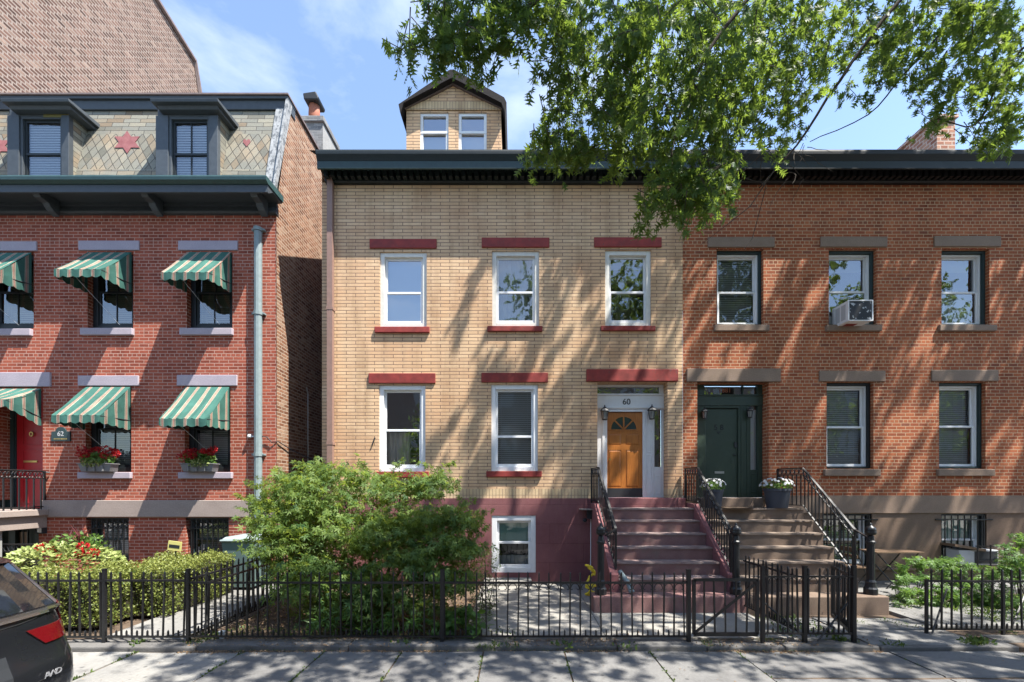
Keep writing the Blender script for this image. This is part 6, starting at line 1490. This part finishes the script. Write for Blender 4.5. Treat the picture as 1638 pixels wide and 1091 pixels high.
# uncountable: weeds, litter, ground cover
lv = Leaves()
def scatter(n, x0, x1, y0, y1, z, size, shape, up=0.8, spread=None):
    x = RNG.uniform(x0, x1, n); y = RNG.uniform(y0, y1, n)
    C = np.stack([x, y, np.full(n, z) + 0.02*RNG.random(n)], 1); lv.add(*leaves(C, rvec(n) + np.array([0,0,up]), rvec(n), size*(0.5+RNG.random(n)), shape))
def tuft(x, y, z, n, size, shape, r=0.06):
    C = np.stack([x + RNG.normal(0,r,n), y + RNG.normal(0,r,n), np.full(n, z)], 1); lv.add(*leaves(C, rvec(n)*0.8 + np.array([0,0,0.8]), rvec(n), size*(0.5+RNG.random(n)), shape))
for (px_, py_, d, n) in ((1130,1020,6.1,40),(790,1025,6.05,60),(775,1030,6.0,60),(820,1030,6.0,40),(1250,1000,6.5,80),(1225,1010,6.3,60),(1345,1010,6.25,50),(1375,978,7.0,60),(1415,978,7.1,40),(1555,1030,6.15,90),(1570,1025,6.2,50),(905,1032,6.05,30),(340,1005,6.4,50),(330,1020,6.25,60),(312,1022,6.2,60),(380,990,6.6,40),(1000,1034,6.0,24),(1490,990,7.2,60),(1450,1000,6.9,40),(645,1030,6.1,30),(220,1040,6.1,24),(1610,1005,6.6,60),(1430,1035,6.1,30)):
    p = W(px_, py_, d); tuft(p.x, p.y, -0.03, n, 0.06, SIMPLE if n % 20 else BLADE, 0.07)
for xj in xs[3:-3]:
    n = random.randint(70, 260)
    if xj > 2.5: n //= 3
    y = -4.05 - 1.7*RNG.random(n)**1.3; C = np.stack([xj + RNG.normal(0,0.010,n), y, np.full(n, -0.095)], 1)
    keep = np.sin(y*9 + xj*7) > -0.5
    C = C[keep]; n = len(C); lv.add(*leaves(C, rvec(n)*0.9 + np.array([0,0,0.45]), rvec(n), 0.036*(0.5+RNG.random(n)), SIMPLE))
scatter(700, -4.4, 0.0, -3.75, -3.2, -0.03, 0.045, SIMPLE); scatter(400, -4.4, -1.5, -3.2, -0.6, -0.03, 0.05, SIMPLE); scatter(260, 4.0, 4.8, -3.7, -2.6, -0.03, 0.05, SIMPLE)
scatter(1500, 7.6, 11.5, -3.1, -1.5, -0.02, 0.10, PALM5, 0.9); scatter(500, 6.9, 8.6, -2.2, -1.3, -0.02, 0.07, PALM5, 0.9); scatter(240, -4.2, 4.5, -4.03, -3.99, -0.09, 0.025, SIMPLE)
scatter(160, -0.72, -0.5, -3.6, -0.6, -0.02, 0.04, SIMPLE)
w_ = lv.build('weeds', M['weed']); tag(w_, 'low weeds in the paving joints and along the fences', 'weeds', kind='stuff')
lv = Leaves()
n = 5200; x = RNG.uniform(-4.6, 5.0, n); y = np.where(RNG.random(n) < 0.6, RNG.normal(-4.03, 0.035, n), RNG.normal(-3.8, 0.10, n)); zz_ = np.where(y < -4.0, -0.083, -0.012)
dens = (np.sin(x*2.3)+np.sin(x*5.1+1) > -0.4) | (x < -1.5); x, y, zz_ = x[dens], y[dens], zz_[dens]; n = len(x)
lv.add(*leaves(np.stack([x,y,zz_],1), rvec(n)*np.array([1,1,0.3]), np.array([0,0,1.0])+RNG.normal(0,0.5,(n,3)), 0.030*(0.4+RNG.random(n)), SIMPLE))
n = 2600; x = RNG.uniform(-4.5,-0.8,n); y = RNG.uniform(-3.75,-1.0,n); lv.add(*leaves(np.stack([x,y,np.full(n,-0.025)],1), rvec(n)*np.array([1,1,0.4]), np.array([0,0,1.0])+RNG.normal(0,0.5,(n,3)), 0.05*(0.4+RNG.random(n)), SIMPLE))
n = 500; x = RNG.uniform(-6.2,12,n); y = RNG.uniform(-5.8,-4.05,n); lv.add(*leaves(np.stack([x,y,np.full(n,-0.078)],1), rvec(n)*np.array([1,1,0.2]), np.array([0,0,1.0])+RNG.normal(0,0.4,(n,3)), 0.02*(0.4+RNG.random(n)), SIMPLE))
n = 500; x = RNG.uniform(-0.7,8.5,n); y = RNG.uniform(-3.6,-0.2,n); lv.add(*leaves(np.stack([x,y,np.full(n,0.012)],1), rvec(n)*np.array([1,1,0.2]), np.array([0,0,1.0])+RNG.normal(0,0.4,(n,3)), 0.03*(0.4+RNG.random(n)), SIMPLE))
l_ = lv.build('leaf_litter', M['litter']); tag(l_, 'dry brown leaf litter along the kerb stones', 'litter', kind='stuff')

# ------------------------------------------------------------------ across the street, seen only mirrored in the panes
op = thing('brick_row_house', (2, -24, 0), 'brick row house across the street, mirrored in the window panes', 'house')
m = MB(); m.box(-26, 40, -30, -22, -0.3, 10.6); m.build('wall', M['greyband'], op); m = MB(); m.box(-26, 40, -22, -21.6, 10.6, 11.2); m.build('cornice', M['blackgreen'], op)
for k in range(19):
    for zz in (1.6, 4.8, 8.0):
        m = MB(); x = -20.5 + k*3.2; m.box(x, x+1.1, -21.99, -21.95, zz, zz+1.9); m.build('window', M['blind'], op)
ot = thing('far_street_tree', (4, -15, 0), 'street tree across the road, mirrored in the window panes', 'tree')
for (x, y, zc, r, n) in ((4.5,-15.5,6.0,(2.8,1.8,3.0),1700),(-4.5,-16,4.6,(2.6,1.6,2.8),1300),(10.5,-15.5,6.5,(3.0,1.8,3.6),1900),(17.5,-15.8,6.5,(3.2,1.8,3.8),1900),(-11.5,-15.8,5.0,(2.6,1.8,3.0),1300),(24,-15.8,6.5,(3.2,1.8,3.8),1700)):
    lv = Leaves(); k = 60; c = ball(k, (x,y,zc), r); j = RNG.integers(0,k,n); C = c[j] + RNG.normal(0,0.28,(n,3)); lv.add(*leaves(C, rvec(n)+np.array([0,0,-0.4]), rvec(n), 0.22, ROUND)); lv.build('crown', M['oak'], ot)
    m = MB(); m.tube([(x,y,-0.1),(x,y,zc*0.6),(x+0.2,y,zc)], [0.16,0.13,0.06], 8); m.build('trunk', M['bark'], ot)
# ------------------------------------------------------------------ parked car, tail at the left edge of the photo
car = thing('parked_car', (-6.4, -6.85, -0.22), 'dark grey crossover parked at the kerb, cut off by the left edge', 'car')
def car_paint():
    k = NT('dark_grey_metallic_paint'); n = k.noise(k.obj(), 900, 1); n2 = k.noise(k.obj(), 2.0, 5)
    c = k.mix(0.25, (0.014,0.015,0.018), k.ramp(n, [(0.4,(0.5,0.5,0.5)), (0.7,(1.6,1.6,1.7))]), 'MULTIPLY')
    k.set(c, k.math('MULTIPLY_ADD', n2, 0.14, 0.20), 0.35, 0.5, 0.8); k.b.inputs['Coat Roughness'].default_value = 0.06
    return k.m
PAINT = car_paint()
CARGLASS = flat('dark_car_glass', (0.008,0.009,0.011), 0.03, 0, 0.8, 1.0)
CHROME = flat('satin_chrome', (0.55,0.56,0.58), 0.22, 1.0)
REDL = flat('red_lamp_lens', (0.105,0.004,0.006), 0.08, 0, 0.6, 1.0)
REDD = flat('dark_red_lamp_lens', (0.10,0.004,0.006), 0.08, 0, 0.6, 1.0)
CLEAR = flat('smoked_lamp_lens', (0.09,0.085,0.088), 0.1, 0, 0.6, 1.0)
RUBBER = flat('tyre_rubber', (0.018,0.018,0.018), 0.8)
GZ = -0.22                                        # road level
YC = -6.82                                        # centre line of the car; kerb side is +y
# rear profile: height above road -> how far the tail stands back from the rearmost plane (x = XR)
XR = -3.955
def rear_x(h):
    P = [(0.22,0.20),(0.34,0.09),(0.46,0.03),(0.60,0.0),(0.78,0.01),(0.86,0.045),(0.95,0.075),(1.10,0.10),(1.185,0.105),(1.20,0.115),(1.235,0.13),(1.60,0.37),(1.66,0.50)]
    for (a, b), (c, d) in zip(P, P[1:]):
        if h <= c: return b + (d-b)*(h-a)/(c-a)
    return P[-1][1]
def half_w(h):
    P = [(0.22,0.80),(0.34,0.885),(0.55,0.925),(0.80,0.925),(0.95,0.915),(1.10,0.895),(1.21,0.865),(1.60,0.68),(1.66,0.60)]
    for (a, b), (c, d) in zip(P, P[1:]):
        if h <= c: return b + (d-b)*(h-a)/(c-a)
    return P[-1][1]
HS = [0.22,0.28,0.34,0.40,0.46,0.53,0.60,0.69,0.78,0.82,0.86,0.90,0.95,1.02,1.10,1.185,1.20,1.235,1.32,1.42,1.52,1.60,1.66]
def tail_pt(h, s, off=0.0):
    """s = -1..1 across the tail (kerb side +1); the corner is rounded towards the flank"""
    w = half_w(h); a = abs(s); y = w*math.copysign(1-(1-a)**1.0, s)
    r = 0.30 if h < 1.2 else 0.20
    e = max(0.0, (a - (1-r/w))/(r/w)); back = rear_x(h) + 0.05*a*a + (r*0.75)*(1-math.sqrt(max(0.0, 1-(e*0.985)**2)))
    return Vector((XR - back + off, YC + y, GZ + h*1.085))
SS = [-1,-0.97,-0.93,-0.88,-0.8,-0.7,-0.5,-0.25,0,0.25,0.5,0.6,0.7,0.76,0.8,0.84,0.88,0.905,0.93,0.95,0.97,0.985,1]
V, Fc = [], []
def add_grid(rows):
    i0 = len(V); n = len(rows[0])
    for r in rows: V.extend(r)
    for a in range(len(rows)-1):
        for b in range(n-1): Fc.append((i0+a*n+b, i0+a*n+b+1, i0+(a+1)*n+b+1, i0+(a+1)*n+b))
add_grid([[tail_pt(h, s) for s in SS] for h in HS])
XF = XR - 4.55
for sgn in (1, -1):                              # flanks
    rows = []
    for h in HS:
        p0 = tail_pt(h, sgn); row = [p0]; w = half_w(h)
        top = h > 1.21
        for t in (0.06, 0.12, 0.2, 0.35, 0.5, 0.65, 0.8, 0.92, 1.0):
            x = p0.x + (XF - p0.x)*t; y = w + (0.02*math.sin(math.pi*t) if not top else 0)
            z = GZ + h*1.085
            if h > 1.0:
                hood = 1.0 + (h-1.0)*max(0.0, min(1.0, (0.80-t)/0.16)) if t > 0.60 else h
                z = GZ + min(h, hood)*1.085
            if t > 0.9: y *= 1 - 1.6*(t-0.9); z = GZ + min(z-GZ, 0.95)
            row.append(Vector((x, YC + sgn*y, z)))
        rows.append(row)
    add_grid(rows)
# roof and bonnet
rows = []
for s in SS:
    row = [tail_pt(1.66, s) + Vector((0,0,0))]
    for t in (0.06,0.12,0.2,0.35,0.5,0.65,0.8,0.92,1.0):
        w = half_w(1.66); x = row[0].x + (XF-row[0].x)*t
        hood = 1.0 + 0.66*max(0.0, min(1.0, (0.80-t)/0.16)) if t > 0.60 else 1.66
        zz_ = GZ + min(1.66, hood)*1.085 + 0.03*(1-s*s)
        yy = w*s
        if t > 0.9: yy *= 1 - 1.6*(t-0.9); zz_ = GZ + 0.95
        row.append(Vector((x, YC + yy, zz_)))
    rows.append(row)
add_grid(rows)
m = MB(); m.v = V; m.f = Fc; m.m = [0]*len(Fc); cb = m.build('body', PAINT, car, smooth=True)
def patch(name, hs, s0, s1, mat, off, n=10, shape=None, smooth=True, thick=0.0):
    """a panel lying on the tail between heights hs, from s0(h) to s1(h)"""
    mm = MB(); rows = []
    for h in hs:
        a = s0(h) if callable(s0) else s0; b = s1(h) if callable(s1) else s1
        rows.append([tail_pt(h, a+(b-a)*k/n, off) for k in range(n+1)])
    for a in range(len(rows)-1):
        for b in range(n): mm.quad(rows[a][b], rows[a][b+1], rows[a+1][b+1], rows[a+1][b])
    if thick:
        edge = [rows[0][b] for b in range(n+1)] + [r[-1] for r in rows[1:]] + [rows[-1][b] for b in reversed(range(n))] + [r[0] for r in reversed(rows[1:-1])]
        for a, b in zip(edge, edge[1:]+edge[:1]): mm.quad(a, b, b+Vector((-thick,0,0)), a+Vector((-thick,0,0)))
    return mm.build(name, mat, car, smooth=smooth)
lin = lambda a, b, n: [a+(b-a)*k/n for k in range(n+1)]
patch('rear_window', lin(1.235, 1.585, 8), lambda h: -0.86, lambda h: 0.86, CARGLASS, 0.006, 16)
patch('spoiler', lin(1.60, 1.67, 3), -1.0, 1.0, flat('gloss_black_trim', (0.01,0.01,0.01), 0.15, 0, 0.5, 0.8), 0.05, 14, thick=0.25)
patch('chrome_strip', lin(1.185, 1.225, 2), -0.93, 0.93, CHROME, 0.014, 20, thick=0.03)
for sgn in (1, -1):
    S_ = lambda a: (lambda h: a*sgn)
    up0 = lambda h: sgn*(0.935 - 0.02*(h-1.2)); up1 = lambda h: sgn*1.0
    patch('tail_lamp', lin(1.088, 1.24, 4), lambda h: sgn*0.905, up1, REDL, 0.011, 8, thick=0.03)
    patch('tail_lamp', lin(1.242, 1.58, 6), lambda h: sgn*0.962, up1, REDD, 0.008, 6, thick=0.02)
    low0 = lambda h: sgn*(0.50 + 0.15*max(0.0, (1.085-h)/0.145))
    patch('tail_lamp', lin(0.955, 1.085, 4), low0, lambda h: sgn*0.985, REDL, 0.012, 14, thick=0.03)
    patch('pillar_trim', lin(1.235, 1.58, 6), lambda h: sgn*0.87, lambda h: sgn*0.952, flat('grey_pillar_trim', (0.09,0.095,0.105), 0.25, 0.4, 0.5, 0.8), 0.007, 6)
def strip(name, pts, w, mat, off):
    mm = MB()
    for (h0, s0), (h1, s1) in zip(pts, pts[1:]): mm.tube([tail_pt(h0, s0, off), tail_pt(h1, s1, off)], w, 5, cap=False)
    return mm.build(name, mat, car)
strip('boot_seam', [(1.17,-0.9),(1.16,-0.7),(1.15,-0.45),(1.14,0.0),(1.15,0.45),(1.165,0.62)], 0.005, flat('seam_black', (0.004,0.004,0.004), 0.9), 0.0)
strip('bumper_seam', [(0.90,0.97),(0.885,0.90),(0.86,0.84),(0.83,0.80),(0.74,0.74),(0.70,0.66),(0.69,0.4),(0.69,0.0),(0.69,-0.5),(0.72,-0.72),(0.86,-0.84),(0.90,-0.97)], 0.005, flat('seam_black_b', (0.004,0.004,0.004), 0.9), 0.0)
patch('bumper_cladding', lin(0.22, 0.44, 4), -1.0, 1.0, flat('black_cladding', (0.02,0.02,0.02), 0.6), 0.012, 24)
patch('number_plate_recess', lin(0.72, 0.95, 3), -0.3, 0.3, M['charcoal'], 0.008, 6)
# badges
def badge(s, h0, s0, size, mat, name):
    p = tail_pt(h0, s0-0.03, 0.012); q = tail_pt(h0, s0+0.03, 0.012); ang = math.degrees(math.atan2(q.y-p.y, q.x-p.x))
    p = (p+q)/2 + Vector((0.014,0.0,0)); return text(car, s, size, tuple(p), mat, name, 0.002, (88, 0, ang), 1.25)
for k_, ch_ in enumerate('AWD'): badge(ch_, 0.725, 0.555 + 0.052*k_, 0.068, flat('badge_silver', (0.26,0.26,0.27), 0.4, 0.3), 'badge')
for sgn in (1, -1):
    for x in (XR-0.95, XR-3.65):
        mm = MB(); c = Vector((x, YC+sgn*0.80, GZ+0.34))
        prof = []
        mm.tube([c - Vector((0,sgn*0.11,0)), c + Vector((0,sgn*0.125,0))], 0.34, 24); w = mm.build('wheel', RUBBER, car)
        mm = MB(); mm.tube([c + Vector((0,sgn*0.126,0)), c + Vector((0,sgn*0.132,0))], 0.235, 20); mm.build('rim', CHROME, w)
    mm = MB(); 
    mm.prism([(XR-0.62,YC+sgn*0.875,GZ+1.24),(XR-3.0,YC+sgn*0.875,GZ+1.24),(XR-2.75,YC+sgn*0.69,GZ+1.58),(XR-0.95,YC+sgn*0.69,GZ+1.58)], (0,sgn*0.012,0)); mm.build('side_window', CARGLASS, car)
    mm = MB(); mm.prism([(XF+0.02,YC+sgn*0.55,GZ+0.72),(XF+0.02,YC+sgn*0.78,GZ+0.74),(XF+0.02,YC+sgn*0.76,GZ+0.86),(XF+0.02,YC+sgn*0.55,GZ+0.82)], (-0.05,0,0)); mm.build('headlight', CLEAR, car)
